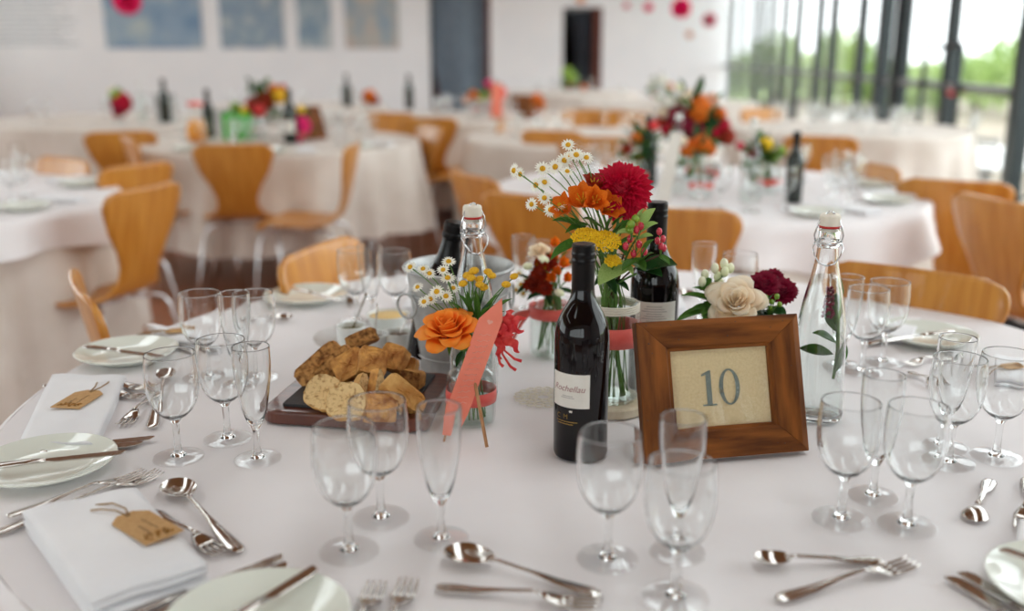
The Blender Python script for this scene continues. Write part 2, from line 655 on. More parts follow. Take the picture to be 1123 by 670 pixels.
for y0, y1, z0, z1 in ((REARY - .1, 0, 0, CEIL), (15.4, BACKY + .1, 0, CEIL), (0, 15.4, 0, .9), (0, 15.4, 2.9, CEIL)):
    lw_.box((LEFTX - .1, (y0 + y1) / 2, (z0 + z1) / 2), (.2, y1 - y0, z1 - z0))
struct(lw_.obj('wall_left', 'wall', smooth=False))
w3 = bpy.data.objects.new('window_3', None)  # unseen left window, added to brighten the depth of the room
COL.objects.link(w3)
struct(w3)
for i in range(9):
    B().box((LEFTX - .05, 15.4 * i / 8, 1.9), (.08, .07, 2.0)).obj('mullion', 'frame_dark', w3, smooth=False)
for i in range(8):
    B().box((LEFTX - .05, 15.4 * (i + .5) / 8, 1.9), (.008, 15.4 / 8 - .07, 2.0)).obj('pane', 'pane', w3, smooth=False)

# back wall with two openings
dA0, dA1 = PY(471, 60, BACKY).x, PY(538, 60, BACKY).x
dB0, dB1 = PY(617, 60, BACKY).x, PY(660, 60, BACKY).x
topB = PY(640, 8, BACKY).z
topA = 2.6
bw = B()
WT = .24
for x0, x1, z0, z1 in ((LEFTX, dA0, 0, CEIL), (dA1, dB0, 0, CEIL), (dB1, WINX + .1, 0, CEIL), (dA0, dA1, topA, CEIL), (dB0, dB1, topB, CEIL)):
    bw.box(((x0 + x1) / 2, BACKY + WT / 2, (z0 + z1) / 2), (x1 - x0, WT, z1 - z0))
struct(bw.obj('wall_back', 'wall', smooth=False))
# corridor seen through the openings, its dimness put into the wall colour
cw = B()
cw.box(((dA0 + dB1) / 2, BACKY + 2.0, 1.5), (dB1 - dA0 + 3, .1, 3.1))
cw.box((dA0 - 1.5, BACKY + 1.1, 1.5), (.1, 1.9, 3.1))
cw.box((dB1 + 1.5, BACKY + 1.1, 1.5), (.1, 1.9, 3.1))
cw.box(((dA0 + dB1) / 2, BACKY + 1.1, -.04), (dB1 - dA0 + 3, 1.8, .06))
cw.box(((dA0 + dB1) / 2, BACKY + 1.1, 3.05), (dB1 - dA0 + 3, 1.8, .06))
struct(cw.obj('wall_corridor', 'dark_void', smooth=False))
struct(B().box(((LEFTX + dA0) / 2, BACKY - .012, .06), (dA0 - LEFTX, .02, .12)).obj('baseboard_back', 'ply_edge', smooth=False))
# red-brown jambs inside the openings
struct(B().box((dA1 - .04, BACKY + .20, 1.3), (.07, .38, 2.6)).obj('trim_1', 'door_wood', smooth=False))
struct(B().box((dA0 + .12, BACKY + .34, 1.3), (.22, .05, 2.6)).obj('trim_2', 'door_wood', smooth=False))
struct(B().box((dB1 - .07, BACKY + .22, topB / 2), (.13, .4, topB)).obj('trim_3', 'door_wood', smooth=False))


def curved_panel(name, mat, x0, x1, y, z1, label, bulge, waves):
    t = thing(name, label, 'drape', ((x0 + x1) / 2, y, 0))
    W = x1 - x0
    def fn(u, v):
        z = v * z1
        right = W / 2 * (1 - bulge * max(0, v - .25) ** 1.6) - .12 * max(0, .28 - v)
        left = -W / 2 + (.55 * max(0, .42 - v) if bulge else .12 * math.sin(v * 3))
        x = lerp(left, right, u)
        return (x, .05 * math.sin(u * PI * waves) - .1 * math.sin(u * PI), z)
    B().surf(fn, 30, 24).obj('fabric', mat, t, solid=.012)
    B().tube([(-W / 2, 0, z1 + .02), (W / 2, 0, z1 + .02)], .018, 8).obj('rail', 'chrome', t)
    return t


curved_panel('hanging_drape', 'curtain_grey', dA0 + .04, dA1 - .02, BACKY + .12, 2.5,
             'slate grey hanging drape with a curved edge filling the wide dark doorway', .35, 3)
curved_panel('doorway_curtain', 'curtain_dark', dB0 + .1, dB1 - .16, BACKY + .16, topB - .06,
             'charcoal curtain hanging in folds in the narrow doorway', 0, 9)

# rear wall behind the photographer; its unseen long window is added for light
rx0, rx1, rz0, rz1 = -6.8, .4, 1.0, 2.5
rw = B()
for x0, x1, z0, z1 in ((LEFTX, rx0, 0, CEIL), (rx1, WINX + .1, 0, CEIL), (rx0, rx1, 0, rz0), (rx0, rx1, rz1, CEIL)):
    rw.box(((x0 + x1) / 2, REARY - .1, (z0 + z1) / 2), (x1 - x0, .2, z1 - z0))
struct(rw.obj('wall_rear', 'wall', smooth=False))
w2 = bpy.data.objects.new('window_2', None)
COL.objects.link(w2)
struct(w2)
for i in range(7):
    x = lerp(rx0, rx1, i / 6)
    B().box((x, REARY - .05, (rz0 + rz1) / 2), (.07, .08, rz1 - rz0)).obj('mullion', 'frame_dark', w2, smooth=False)
for i in range(6):
    x = lerp(rx0, rx1, (i + .5) / 6)
    B().box((x, REARY - .05, (rz0 + rz1) / 2), ((rx1 - rx0) / 6 - .07, .008, rz1 - rz0)).obj('pane', 'pane', w2, smooth=False)

# glazed wall on the right
w1 = bpy.data.objects.new('window_1', None)
COL.objects.link(w1)
struct(w1)


def wy(px, py=75):
    return PX(px, py, WINX).y


def dpost(px, wpx):
    y = wy(px)
    return y, max(.035, abs(wy(px - wpx / 2) - wy(px + wpx / 2)))


posts = [(967, 11), (942, 6), (911, 6), (896, 6), (873, 6), (858, 5), (845, 6), (834, 3), (824, 4), (812, 3), (801, 2), (788, 3)]
ys = []
for px, wp in posts:
    y, d = dpost(px, wp)
    ys.append(y)
    B().box((WINX, y, CEIL / 2), (.10 if wp > 8 else .06, min(d, .14), CEIL)).obj('mullion', 'frame_dark', w1, smooth=False)
dj0, djm, dj1 = wy(1122), wy(1041), wy(990)
WY0 = .4
near = [dj0 - 1.15, dj0 - 2.3, dj0 - 3.45, dj0 - 4.6, WY0 + .05]
struct(B().box((WINX, (REARY - .1 + WY0) / 2, CEIL / 2), (.2, WY0 - REARY + .1, CEIL)).obj('wall_right', 'wall', smooth=False))
for y in [dj0 - .04, dj1 + .05, dj1 + .1] + near:
    B().box((WINX, y, CEIL / 2), (.10, .09, CEIL)).obj('mullion', 'frame_dark', w1, smooth=False)
allp = sorted(ys + [dj1 + .05]) + [BACKY]
for a, b in zip(allp[:-1], allp[1:]):
    if b - a > .1:
        B().box((WINX, (a + b) / 2, CEIL / 2), (.008, b - a - .06, CEIL - .1)).obj('pane', 'pane', w1, smooth=False)
        if a > 8.5 and b - a > .35:
            B().box((WINX, (a + b) / 2, 1.0), (.05, b - a - .05, .05)).obj('rail', 'alu', w1, smooth=False)
allp = sorted([dj0 - .04] + near)
for a, b in zip(allp[:-1], allp[1:]):
    B().box((WINX, (a + b) / 2, CEIL / 2), (.008, b - a - .08, CEIL - .1)).obj('pane', 'pane', w1, smooth=False)
for z in (.04, CEIL - .05):
    B().box((WINX, (dj1 + BACKY) / 2, z), (.09, BACKY - dj1, .08)).obj('rail', 'frame_dark', w1, smooth=False)
    B().box((WINX, (WY0 + dj0) / 2, z), (.09, dj0 - WY0, .08)).obj('rail', 'frame_dark', w1, smooth=False)
d1 = bpy.data.objects.new('door_1', None)
COL.objects.link(d1)
struct(d1)
for a, b, hs in ((dj0 + .01, djm - .01, -1), (djm + .01, dj1, 1)):
    lf = B().box((WINX, a + .03, CEIL / 2), (.06, .05, CEIL - .1)).box((WINX, b - .03, CEIL / 2), (.06, .06, CEIL - .1)) \
        .box((WINX, (a + b) / 2, .1), (.06, b - a, .16)).box((WINX, (a + b) / 2, CEIL - .1), (.06, b - a, .1)).obj('door_leaf', 'frame_dark', d1, smooth=False)
    B().box((WINX, (a + b) / 2, CEIL / 2), (.008, b - a - .1, CEIL - .3)).obj('pane', 'pane', lf, smooth=False)
    B().box((WINX - .02, (a + b) / 2, 1.0), (.05, b - a - .08, .055)).obj('push_bar', 'alu', lf, smooth=False)
    yh = djm + hs * .05
    zt, zb = 1.30, .66
    x1 = WINX - .04
    B().tube([(x1, yh, zt - .02), (x1 - .02, yh + hs * .1, zt), (x1 - .02, yh + hs * .26, zt), (x1 - .02, yh + hs * .28, zt - .02),
              (x1 - .02, yh + hs * .28, zb + .02), (x1 - .02, yh + hs * .26, zb), (x1 - .02, yh + hs * .1, zb), (x1, yh, zb)], .02, 8).obj('pull_handle', 'frame_dark', lf)
B().box((WINX - .05, djm - .2, .955), (.01, .1, .04)).obj('sticker', 'red_tape', d1, smooth=False)

# pictures and wall text on the back wall
PCOL = [[lin(118, 150, 180), lin(146, 172, 194), lin(196, 208, 200)], [lin(170, 188, 192), lin(130, 154, 176), lin(200, 210, 204)],
        [lin(130, 156, 176), lin(170, 188, 196), lin(206, 214, 212)], [lin(150, 170, 184), lin(186, 188, 182), lin(206, 176, 164)]]
PL = ['widest blue photographic print, leftmost on the white wall', 'blue and white photographic print second from the left on the wall',
      'narrow pale blue photographic print between two wider prints', 'pale grey and pink photographic print beside the wide doorway']
for i, (a, b) in enumerate(((115, 223), (241, 312), (326, 364), (378, 438))):
    x0, x1 = PY(a, 30, BACKY).x, PY(b, 30, BACKY).x
    z0 = PY((a + b) / 2, 54, BACKY).z
    t = thing('wall_print', PL[i], 'picture', ((x0 + x1) / 2, BACKY - .02, z0), 0, 'prints on the white wall')
    B().box((0, .006, .55), (x1 - x0, .02, 1.1)).obj('mount', 'pic_edge', t, smooth=False)
    B().box((0, -.008, .55), (x1 - x0 - .03, .008, 1.07)).obj('photograph', photo_mat('print_%d' % i, PCOL[i], 2.6 if i else 1.8, i + 1), t, smooth=False)
t = thing('wall_text_panel', 'block of faint grey printed text lines on the white wall', 'wall text', (PY(38, 30, BACKY).x, BACKY - .003, PY(38, 50, BACKY).z))
for k in range(11):
    ln = 1.35 - (k * 37 % 5) * .08
    z = .02 + .075 * k
    zz = B()
    x = -.7
    random.seed(k)
    while x < -.7 + ln:
        wd = random.uniform(.04, .12)
        zz.box((x + wd / 2, 0, z), (wd, .002, .025))
        x += wd + .025
    zz.obj('text_line', 'text_wall', t, smooth=False)
random.seed(11)

# ------------------------------------------------------------------ outside
TZ = -.33
struct(B().box((WINX + 13, 9, TZ - .05), (26, 46, .1)).obj('ground_terrace', 'terrace', smooth=False))
struct(B().box((WINX + 40, 45, TZ - .25), (110, 130, .1)).obj('ground_lawn', 'grass', smooth=False))


def shrub(px, Y, h, wd, label, name='bush', n=900, cat='bush', trunk=0):
    d = ray(px, 60)
    x = d.x / d.y * Y
    t = thing(name, label, cat, (x, Y, TZ - .2 if Y > 30 else TZ), 0, 'greenery beyond the terrace')
    b = B()
    for _ in range(n):
        a, r = random.uniform(0, 2 * PI), random.random() ** .4
        ph = random.uniform(-.9, 1.0)
        c = Vector((math.cos(a) * r * math.sqrt(1 - .8 * ph * ph) * wd / 2, math.sin(a) * r * math.sqrt(1 - .8 * ph * ph) * wd / 2,
                    trunk + (h - trunk) * (.5 + .48 * ph * r)))
        s_ = random.uniform(.08, .16) * max(1, wd / 3)
        q = Euler((random.uniform(0, 3), random.uniform(0, 3), random.uniform(0, 3))).to_matrix()
        b.add([c + q @ Vector(v) * s_ for v in ((-1, 0, 0), (0, -.5, .1), (1, 0, 0), (0, .5, .1))], [(0, 1, 2, 3)])
    b.obj('foliage', 'tree', t, smooth=False)
    B().tube([(0, 0, 0), (.05, 0, h * .4), (0, .05, h * .7)], [.09, .07, .04], 7).obj('trunk', 'bark', t)
    return t


for px, Y, h, wd, lb in ((1122, 24, 2.1, 2.2, 'broad pale green bush at the right edge beyond the glass door'),
                         (1078, 27, 1.5, 1.9, 'rounded bush seen to the right of the door handles'),
                         (1012, 25, 1.35, 1.9, 'low bush seen between the door and the thick window post'),
                         (975, 28, 1.4, 1.6, 'bush glimpsed between the two thick window posts'),
                         (926, 27, 2.2, 1.7, 'tall green bush seen through the third window bay'),
                         (885, 30, 1.6, 1.6, 'pale bush seen through a narrow window bay'),
                         (850, 31, 2.3, 1.8, 'green bush seen behind the crowded far mullions'),
                         (800, 34, 1.7, 2.2, 'pale bush at the far end of the glazed wall')):
    shrub(px, Y, h, wd, lb)


def patio_table(px, py, label, r):
    p = P(px, py, TZ + .72)
    t = thing('patio_table', label, 'table', (p.x, p.y, TZ), 0, 'tables on the terrace')
    B().lathe([(0, .70), (r * .97, .70), (r, .71), (r, .72), (r * .97, .73), (0, .73)], 32).obj('table_top', 'white_top', t)
    B().lathe([(0, .02), (.03, .02), (.03, .70), (0, .70)], 10).obj('pedestal', 'alu', t)
    B().lathe([(0, 0), (.25, 0), (.25, .015), (.04, .03), (0, .03)], 20).obj('base', 'alu', t)


patio_table(1104, 180, 'nearest white round patio table outside the glass door', .42)
patio_table(1080, 165, 'white round patio table behind the nearest one outside', .45)
patio_table(1012, 150, 'white round patio table seen left of the door stile', .45)
patio_table(926, 131, 'far white round patio table through the window bay', .5)


def patio_chair(px, py, rz, label):
    p = P(px, py, TZ + .45)
    t = thing('patio_chair', label, 'chair', (p.x, p.y, TZ), rz, 'metal chairs on the terrace')
    B().box((0, 0, .45), (.42, .40, .02)).obj('seat', 'alu', t, smooth=False)
    for sx in (-1, 1):
        for sy in (-1, 1):
            B().tube([(sx * .2, sy * .19, .45), (sx * .22, sy * .22, 0)], .012, 6).obj('leg', 'alu', t)
        B().tube([(sx * .2, -.19, .45), (sx * .2, -.24, .85)], .012, 6).obj('back_post', 'alu', t)
    for k in range(5):
        B().box((0, -.2 - k * .011, .52 + k * .07), (.4, .012, .04)).obj('slat', 'alu', t, smooth=False)


patio_chair(1050, 198, 2.2, 'silver metal patio chair just right of the door stile')
patio_chair(1004, 186, -.6, 'silver metal patio chair outside, left of the door stile')
patio_chair(1044, 160, 1.0, 'silver metal patio chair turned sideways by the second table')
patio_chair(950, 146, .4, 'silver metal patio chair by the far patio table')

# ------------------------------------------------------------------ tablecloth tables
TH = .75


def cloth_table(name, cx_, cy_, R, label, hem=.13, mat='cloth_far', overlay=False, seed=0, folds=17, quality=1, glabel=None):
    rnd = random.Random(seed)
    t = thing(name, label, 'table', (cx_, cy_, 0), 0, 'round cloth-covered tables')
    ph = [rnd.uniform(0, 6.28) for _ in range(6)]
    def skirt(u, v):
        a = 2 * PI * u
        wv = .55 * math.sin(folds * a + ph[0]) + .3 * math.sin((folds * 2 - 5) * a + ph[1]) + .4 * math.sin(5 * a + ph[2])
        if v < .08:
            k = v / .08
            r = R - .012 + .012 * math.sin(k * PI / 2)
            z = TH - .012 * (1 - math.cos(k * PI / 2))
        else:
            k = (v - .08) / .92
            r = R + .012 * k + .055 * wv * min(1, k * 1.3) + .03 * k
            z = lerp(TH - .012, hem + .03 * math.sin(3 * a + ph[3]), k)
        return (r * math.cos(a), r * math.sin(a), z)
    nu = 180 if quality else 110
    sk = B().surf(skirt, nu, 22, cu=True)
    def top(u, v):
        a = 2 * PI * u
        r = (R - .012) * v
        return (r * math.cos(a), r * math.sin(a), TH)
    B().surf(top, 64, 6, cu=True).obj('cloth_top', mat, t)
    sk.obj('cloth_skirt', mat, t)
    B().lathe([(0, .70), (R - .03, .70), (R - .03, .735), (0, .735)], 40).obj('table_top', 'dowel', t)
    for k in range(4):
        a = k * PI / 2 + .4
        B().tube([(R * .55 * math.cos(a), R * .55 * math.sin(a), .70), (R * .6 * math.cos(a), R * .6 * math.sin(a), 0)], .018, 8).obj('leg', 'chrome', t)
    if overlay:
        def ov(u, v):
            a = 2 * PI * u
            sq = 1 / max(abs(math.cos(a + overlay)), abs(math.sin(a + overlay)))
            drop = .10 + .34 * (sq - 1)
            r = R + .012 + .03 * v + .035 * v * math.sin(folds * .8 * a + ph[4])
            if v < .1:
                return ((R + .008) * math.cos(a), (R + .008) * math.sin(a), TH + .003 - .01 * v / .1)
            return (r * math.cos(a) * 1.01, r * math.sin(a) * 1.01, TH - .007 - drop * (v - .1) / .9)
        B().surf(ov, nu, 8, cu=True).surf(lambda u, v: ((R + .008) * v * math.cos(2 * PI * u), (R + .008) * v * math.sin(2 * PI * u), TH + .003), 64, 3, cu=True) \
            .obj('overlay_cloth', 'cloth', t)
    return t


TC = Vector((.13, 1.52, 0))
TR = .915
cloth_table('dining_table', TC.x, TC.y, TR, 'large round table with a white cloth in the foreground, set for dinner', .12, 'cloth', seed=1)
TA, TB, TCC, TD, TF, TE, TG = (-2.42, 3.5), (-1.45, 5.88), (.68, 3.83), (-.35, 8.0), (.4, 6.2), (2.2, 6.9), (-3.15, 7.6)
cloth_table('dining_table', *TA, .89, 'round white-clothed table cut by the left edge, with a short overlay cloth', .15, overlay=.5, seed=2)
cloth_table('dining_table', *TB, .82, 'round table with the green box and juice carafe, behind the lone amber chair', .25, seed=3)
cloth_table('dining_table', *TCC, .80, 'round table directly behind the foreground table, with the tall flower arrangement', .14, overlay=.25, seed=4)
cloth_table('dining_table', *TD, .82, 'distant round table with the coral sign, in front of the wide doorway', .14, seed=5, quality=0)
cloth_table('dining_table', *TF, .78, 'round table half hidden behind the crimson dahlia', .14, seed=6, quality=0)
cloth_table('dining_table', *TE, .78, 'round table close to the glazed wall behind the dark bottle', .14, seed=7, quality=0)
cloth_table('dining_table', *TG, .9, 'round table in the shade near the left part of the white wall', .14, seed=8, quality=0)
TH1, TH2, TH3 = (1.4, 10.2), (-2.2, 9.4), (.5, 12.6)
cloth_table('dining_table', *TH1, .9, 'far round table below the hot pink paper pompom', .14, seed=9, quality=0)
cloth_table('dining_table', *TH2, .9, 'far round table below the pale grey and pink print', .14, seed=10, quality=0)
cloth_table('dining_table', *TH3, .9, 'farthest round table, in front of the narrow doorway', .14, seed=12, quality=0)

# ------------------------------------------------------------------ moulded plywood chairs
PROF = np.array([(.215, .430), (.205, .444), (.17, .452), (.10, .448), (.02, .440), (-.07, .436), (-.13, .444), (-.172, .468), (-.195, .51),
                 (-.212, .56), (-.230, .62), (-.248, .69), (-.263, .765), (-.272, .81), (-.276, .83)])
HW = [.175, .19, .20, .205, .21, .20, .172, .130, .100, .098, .122, .165, .192, .197, .190]


def chair_proto():
    t = thing('plywood_chair', 'amber plywood chair', 'chair')
    d = np.concatenate([[0], np.cumsum(np.linalg.norm(np.diff(PROF, axis=0), axis=1))])
    L = d[-1]
    def fn(u, v):
        s = v * L
        y, z = np.interp(s, d, PROF[:, 0]), np.interp(s, d, PROF[:, 1])
        hw = np.interp(s, d, HW)
        for e, rc in ((s, .07), (L - s, .055)):
            if e < rc:
                hw = hw - rc * (1 - math.sqrt(max(0, 1 - (1 - e / rc) ** 2))) * .95
        x = (u * 2 - 1) * hw
        q = (x / .2) ** 2
        if z > .5:
            y += .022 * q * min(1, (z - .5) / .15)
        else:
            z += .012 * q - (0.02 * q if y > .15 else 0)
        return (x, y, z)
    B().surf(fn, 14, 60).obj('seat_shell', 'ply', t, solid=.011)
    B().lathe([(0, .418), (.10, .418), (.10, .428), (0, .432)], 20).obj('seat_bracket', 'chrome', t)
    for sx in (-1, 1):
        for sy, yo in ((1, .20), (-1, -.22)):
            pts = [(sx * .05, sy * .05, .42), (sx * .13, sy * .135, .418), (sx * .16, sy * .165, .405), (sx * .175, sy * .18, .375),
                   (sx * .205, yo, .16), (sx * .225, yo * 1.06, .005)]
            B().tube(pts, .0085, 8).obj('leg', 'chrome', t)
    return t


chair = Proto(chair_proto())


def put_chair(x, y, tx, ty, label, group='plywood chairs', dz=0):
    """back-rest top centre stands at (x, y); faces the point (tx, ty)"""
    d = Vector((tx - x, ty - y, 0)).normalized()
    rz = math.atan2(d.y, d.x) - PI / 2
    c = Vector((x, y, 0)) + d * .27
    return chair.place((c.x, c.y, 0), rz, label, group)


def chair_at(px, py, T, label, turn=0, z=.825):
    p = P(px, py, z)
    d = Vector((T[0] - p.x, T[1] - p.y, 0))
    d.rotate(Euler((0, 0, turn)))
    return put_chair(p.x, p.y, p.x + d.x, p.y + d.y, label)


TM = (TC.x, TC.y)
chair_at(1003, 297, TM, 'amber chair tucked in at the right back of the foreground table', .26)
chair_at(345, 272, TM, 'pale sunlit chair tucked in at the back left of the foreground table', .58)
chair_at(84, 312, TM, 'chair seen almost edge-on at the left of the foreground table', .87)
chair_at(740, 230, TCC, 'amber chair back between the wine bottle and the cream rose', .0)
chair_at(515, 192, TCC, 'amber chair back directly behind the galvanised bucket', .35)
chair_at(576, 215, TCC, 'amber chair back behind the white chamomile sprays', .15)
chair_at(1048, 199, TCC, 'amber chair turned away at the right side of the second table', -1.66)
chair_at(1088, 219, (3.2, 3.63), 'brown chair back cut by the right edge of the picture', 0)
chair_at(955, 180, TCC, 'orange-brown chair at the far right of the second table', .1)
chair_at(900, 150, TE, 'orange-brown chair back before the glazed wall, near side of its table', 0)
chair_at(833, 119, TE, 'far orange chair beside the bundle of dark window posts', 0)
chair_at(162, 206, TA, 'side-on amber chair with visible seat right of the left table', -.15)
chair_at(153, 181, TA, 'wide amber chair back behind the side-on chair at left', -.94)
chair_at(72, 174, TA, 'amber chair at the back of the left-edge table', 0)
chair_at(254, 159, TB, 'lone amber chair back before the table with the green box', .1)
chair_at(390, 158, TB, 'yellow chair seen edge-on at the front right of its table', 1.0)
chair_at(138, 152, TB, 'dark brown shaded chair left of the table with the green box', -.3)
chair_at(132, 145, TG, 'small dark chair back just behind the dark brown chair', 0)
chair_at(474, 138, TB, 'pinkish side-on chair right of the table with the green box', .3)
chair_at(470, 130, TD, 'dark amber chair back left of the coral sign table', .2)
chair_at(428, 124, TB, 'rust-coloured chair at the far side of the juice carafe table', .1)
chair_at(552, 131, TD, 'pale yellow chair seen edge-on in front of the coral sign', 1.38)
chair_at(604, 144, TF, 'brown chair back just above the chamomile sprays', 0)
chair_at(652, 151, TF, 'brown chair back left of the dahlia, partly behind the glasses', -.1)
chair_at(640, 121, TF, 'orange chair facing us behind the half hidden table', 0)
chair_at(684, 122, TF, 'orange chair facing us left of the far flower jar', 0)
chair_at(590, 116, TD, 'far tan chair to the right of the coral sign', 0)

# black bag on the floor by the right edge
p = Vector((1.96, 3.85, 0))
t = thing('black_bag', 'black fabric bag standing on the floor at the right edge behind the chair', 'bag', (p.x + .02, p.y + .0, 0), .2)
B().surf(lambda u, v: ((.17 - .03 * v ** 3) * math.copysign(abs(math.cos(2 * PI * u)) ** .5, math.cos(2 * PI * u)),
                       (.10 - .06 * v ** 2) * math.copysign(abs(math.sin(2 * PI * u)) ** .5, math.sin(2 * PI * u)), .60 * v + .004 * math.sin(30 * u)), 40, 10, cu=True) \
    .box((0, 0, .005), (.3, .17, .01)).obj('body', 'black_cloth', t, solid=.006)
for s_ in (-1, 1):
    B().tube([(-.08, s_ * .03, .58), (-.07, s_ * .035, .70), (0, s_ * .04, .74), (.07, s_ * .035, .70), (.08, s_ * .03, .58)], .008, 6, flat=.4).obj('strap', 'black_cloth', t)

# tissue paper pompoms hanging from the ceiling
def pompom(px, py, Y, r, mat, label):
    c = PY(px, py, Y)
    t = thing('paper_pompom', label, 'pompom', c, 0, 'hanging paper pompoms')
    b = B()
    for k in range(70):
        z = 1 - 2 * (k + .5) / 70
        a = k * 2.39996
        n = Vector((math.sqrt(1 - z * z) * math.cos(a), math.sqrt(1 - z * z) * math.sin(a), z))
        m = align(n, k)
        b.add([m @ Vector(v) * r for v in ((0, 0, .1), (.45, .1, .75), (.3, .3, 1), (-.1, .42, .8), (-.42, .1, 1), (-.3, -.25, .8), (.15, -.4, .95))],
              [(0, 1, 2), (0, 2, 3), (0, 3, 4), (0, 4, 5), (0, 5, 6), (0, 6, 1)])
    b.obj('tissue_petals', mat, t, smooth=False)
    B().tube([(0, 0, r * .5), (0, 0, CEIL - c.z)], .002, 5).obj('string', 'lace', t)


pompom(747, 9, 11, .10, 'pink', 'largest hot pink paper pompom near the far right corner')
pompom(711, 8, 13, .055, 'pink', 'small hot pink paper pompom left of the largest one')
pompom(778, 22, 13, .085, 'pink_pale', 'dusty pink paper pompom at the end of the white wall')
pompom(687, 6, 14, .045, 'pink_pale', 'tiny pale pink paper pompom right of the narrow doorway')
pompom(756, 38, 14, .05, 'peach', 'tiny pale peach paper pompom low on the far wall')
pompom(139, 0, 9, .12, 'pink', 'hot pink paper pompom in front of the leftmost print')
pompom(637, 0, 12, .05, 'peach', 'tiny peach paper pompom above the narrow doorway')
# ------------------------------------------------------------------ glassware
GOB = [(.0322, 0), (.0331, .0006), (.0333, .0014), (.0328, .0022), (.0312, .0022), (.020, .0026), (.0105, .0042), (.0062, .0085), (.0045, .018), (.0042, .035), (.0048, .050), (.0085, .0562),
       (.0162, .0606), (.0235, .068), (.0295, .079), (.0330, .092), (.0345, .105), (.0345, .120), (.0335, .134), (.0325, .1445), (.0321, .1452)]
GOB_IN = [(.0311, .1445), (.0321, .134), (.0331, .120), (.0331, .105), (.0316, .092), (.0281, .0800), (.0226, .0692), (.0150, .0622), (.0070, .0588), (0, .0580)]
FLU = [(.0297, 0), (.0306, .0006), (.0308, .0014), (.0303, .0022), (.0287, .0022), (.018, .0026), (.0098, .0042), (.0058, .0085), (.0042, .018), (.0040, .030), (.0048, .043), (.0085, .050), (.0130, .060),
       (.0170, .075), (.0205, .095), (.0232, .115), (.0245, .135), (.0243, .156), (.0239, .1568)]
FLU_IN = [(.0230, .156), (.0232, .135), (.0219, .115), (.0192, .095), (.0156, .0760), (.0118, .063), (.0070, .055), (.0030, .0515), (0, .051)]


def glass_proto(name, prof, prof_in, split, mat, n):
    t = thing(name, 'clear glass', 'glass')
    k = split
    B().lathe([(0, 0)] + prof[:k + 1] + [(0, prof[k][1])], n).obj('foot', 'stemware', t)
    B().lathe([(0, prof[k][1] + .0001), (prof[k][0], prof[k][1] + .0001)] + prof[k + 1:] + prof_in, n).obj('bowl_and_stem', mat, t)
    return t


gob = Proto(glass_proto('wine_glass', GOB, GOB_IN, 6, 'glass', 40))
flu = Proto(glass_proto('champagne_flute', FLU, FLU_IN, 6, 'glass', 36))


def at_base(px, py):
    return P(px, py, .752)


def at_rim(px, py, h):
    p = P(px, py, .752 + h)
    p.z = .752
    return p


GG = 'glasses on the foreground table'
for kind, mode, x, y, lb in (
        ('g', 'b', 196, 502, 'wine glass nearest the left plate, in front of two others'),
        ('g', 'b', 250, 482, 'wine glass between the left front wine glass and the flute'),
        ('f', 'b', 283, 504, 'flute just left of the bread board'),
        ('g', 'r', 218, 321, 'wine glass at the left back, above the folded napkin'),
        ('f', 'r', 256, 321, 'flute in the middle of the left back trio'),
        ('g', 'r', 277, 321, 'wine glass at the right of the left back trio'),
        ('g', 'r', 388, 274, 'wine glass behind the dip pots, leftmost of three'),
        ('f', 'r', 405, 269, 'flute behind the dip pots, tallest of three'),
        ('g', 'r', 432, 275, 'wine glass just left of the galvanised bucket'),
        ('f', 'r', 574, 259, 'flute left of the tall flowers, behind the small jar'),
        ('g', 'r', 597, 266, 'wine glass half hidden behind the small rust flowers'),
        ('f', 'r', 773, 267, 'flute behind the cream rose'),
        ('g', 'r', 812, 278, 'wine glass behind the burgundy flowers'),
        ('f', 'r', 932, 303, 'flute right of the swing-top bottle, leftmost of three'),
        ('g', 'b', 945, 408, 'wine glass in the middle of the trio by the swing-top bottle'),
        ('g', 'b', 968, 398, 'wine glass at the right of the trio by the swing-top bottle'),
        ('f', 'r', 1051, 370, 'flute in front of the right chair, overlapping a wine glass'),
        ('g', 'b', 1040, 508, 'wine glass behind the right flute'),
        ('g', 'b', 1092, 502, 'wine glass nearest the right edge of the picture'),
        ('g', 'b', 922, 570, 'wine glass just right of the picture frame, front left of three'),
        ('f', 'b', 957, 545, 'flute behind the two right front wine glasses'),
        ('g', 'b', 994, 577, 'wine glass with its foot nearest the small spoon at right'),
        ('g', 'b', 383, 605, 'wine glass at the left front, nearest the two forks'),
        ('g', 'b', 418, 569, 'wine glass in front of the bread board'),
        ('f', 'b', 484, 592, 'flute in front of the coral sign'),
        ('g', 'b', 666, 614, 'wine glass in front of the dark wine bottle'),
        ('f', 'b', 743, 607, 'flute in front of the picture frame'),
        ('g', 'b', 741, 656, 'wine glass at the bottom edge, nearest the camera')):
    pr = gob if kind == 'g' else flu
    p = at_base(x, y) if mode == 'b' else at_rim(x, y, .145 if kind == 'g' else .1565)
    pr.place(p, random.uniform(0, 6), lb, GG)


# ------------------------------------------------------------------ bottles
def on_cyl(me, r, z, ang, flatz=0):
    """wrap a flat mesh (x right, y up) round a cylinder of radius r, centre at angle ang"""
    for v in me.vertices:
        a = ang + v.co.x / r
        v.co = Vector((r * math.cos(a), r * math.sin(a), z + v.co.y))
    me.update()
    return me


def cyl_patch(r, z0, z1, a0, a1, n=24):
    return B().surf(lambda u, v: (r * math.cos(lerp(a0, a1, u)), r * math.sin(lerp(a0, a1, u)), lerp(z0, z1, v)), n, 1)


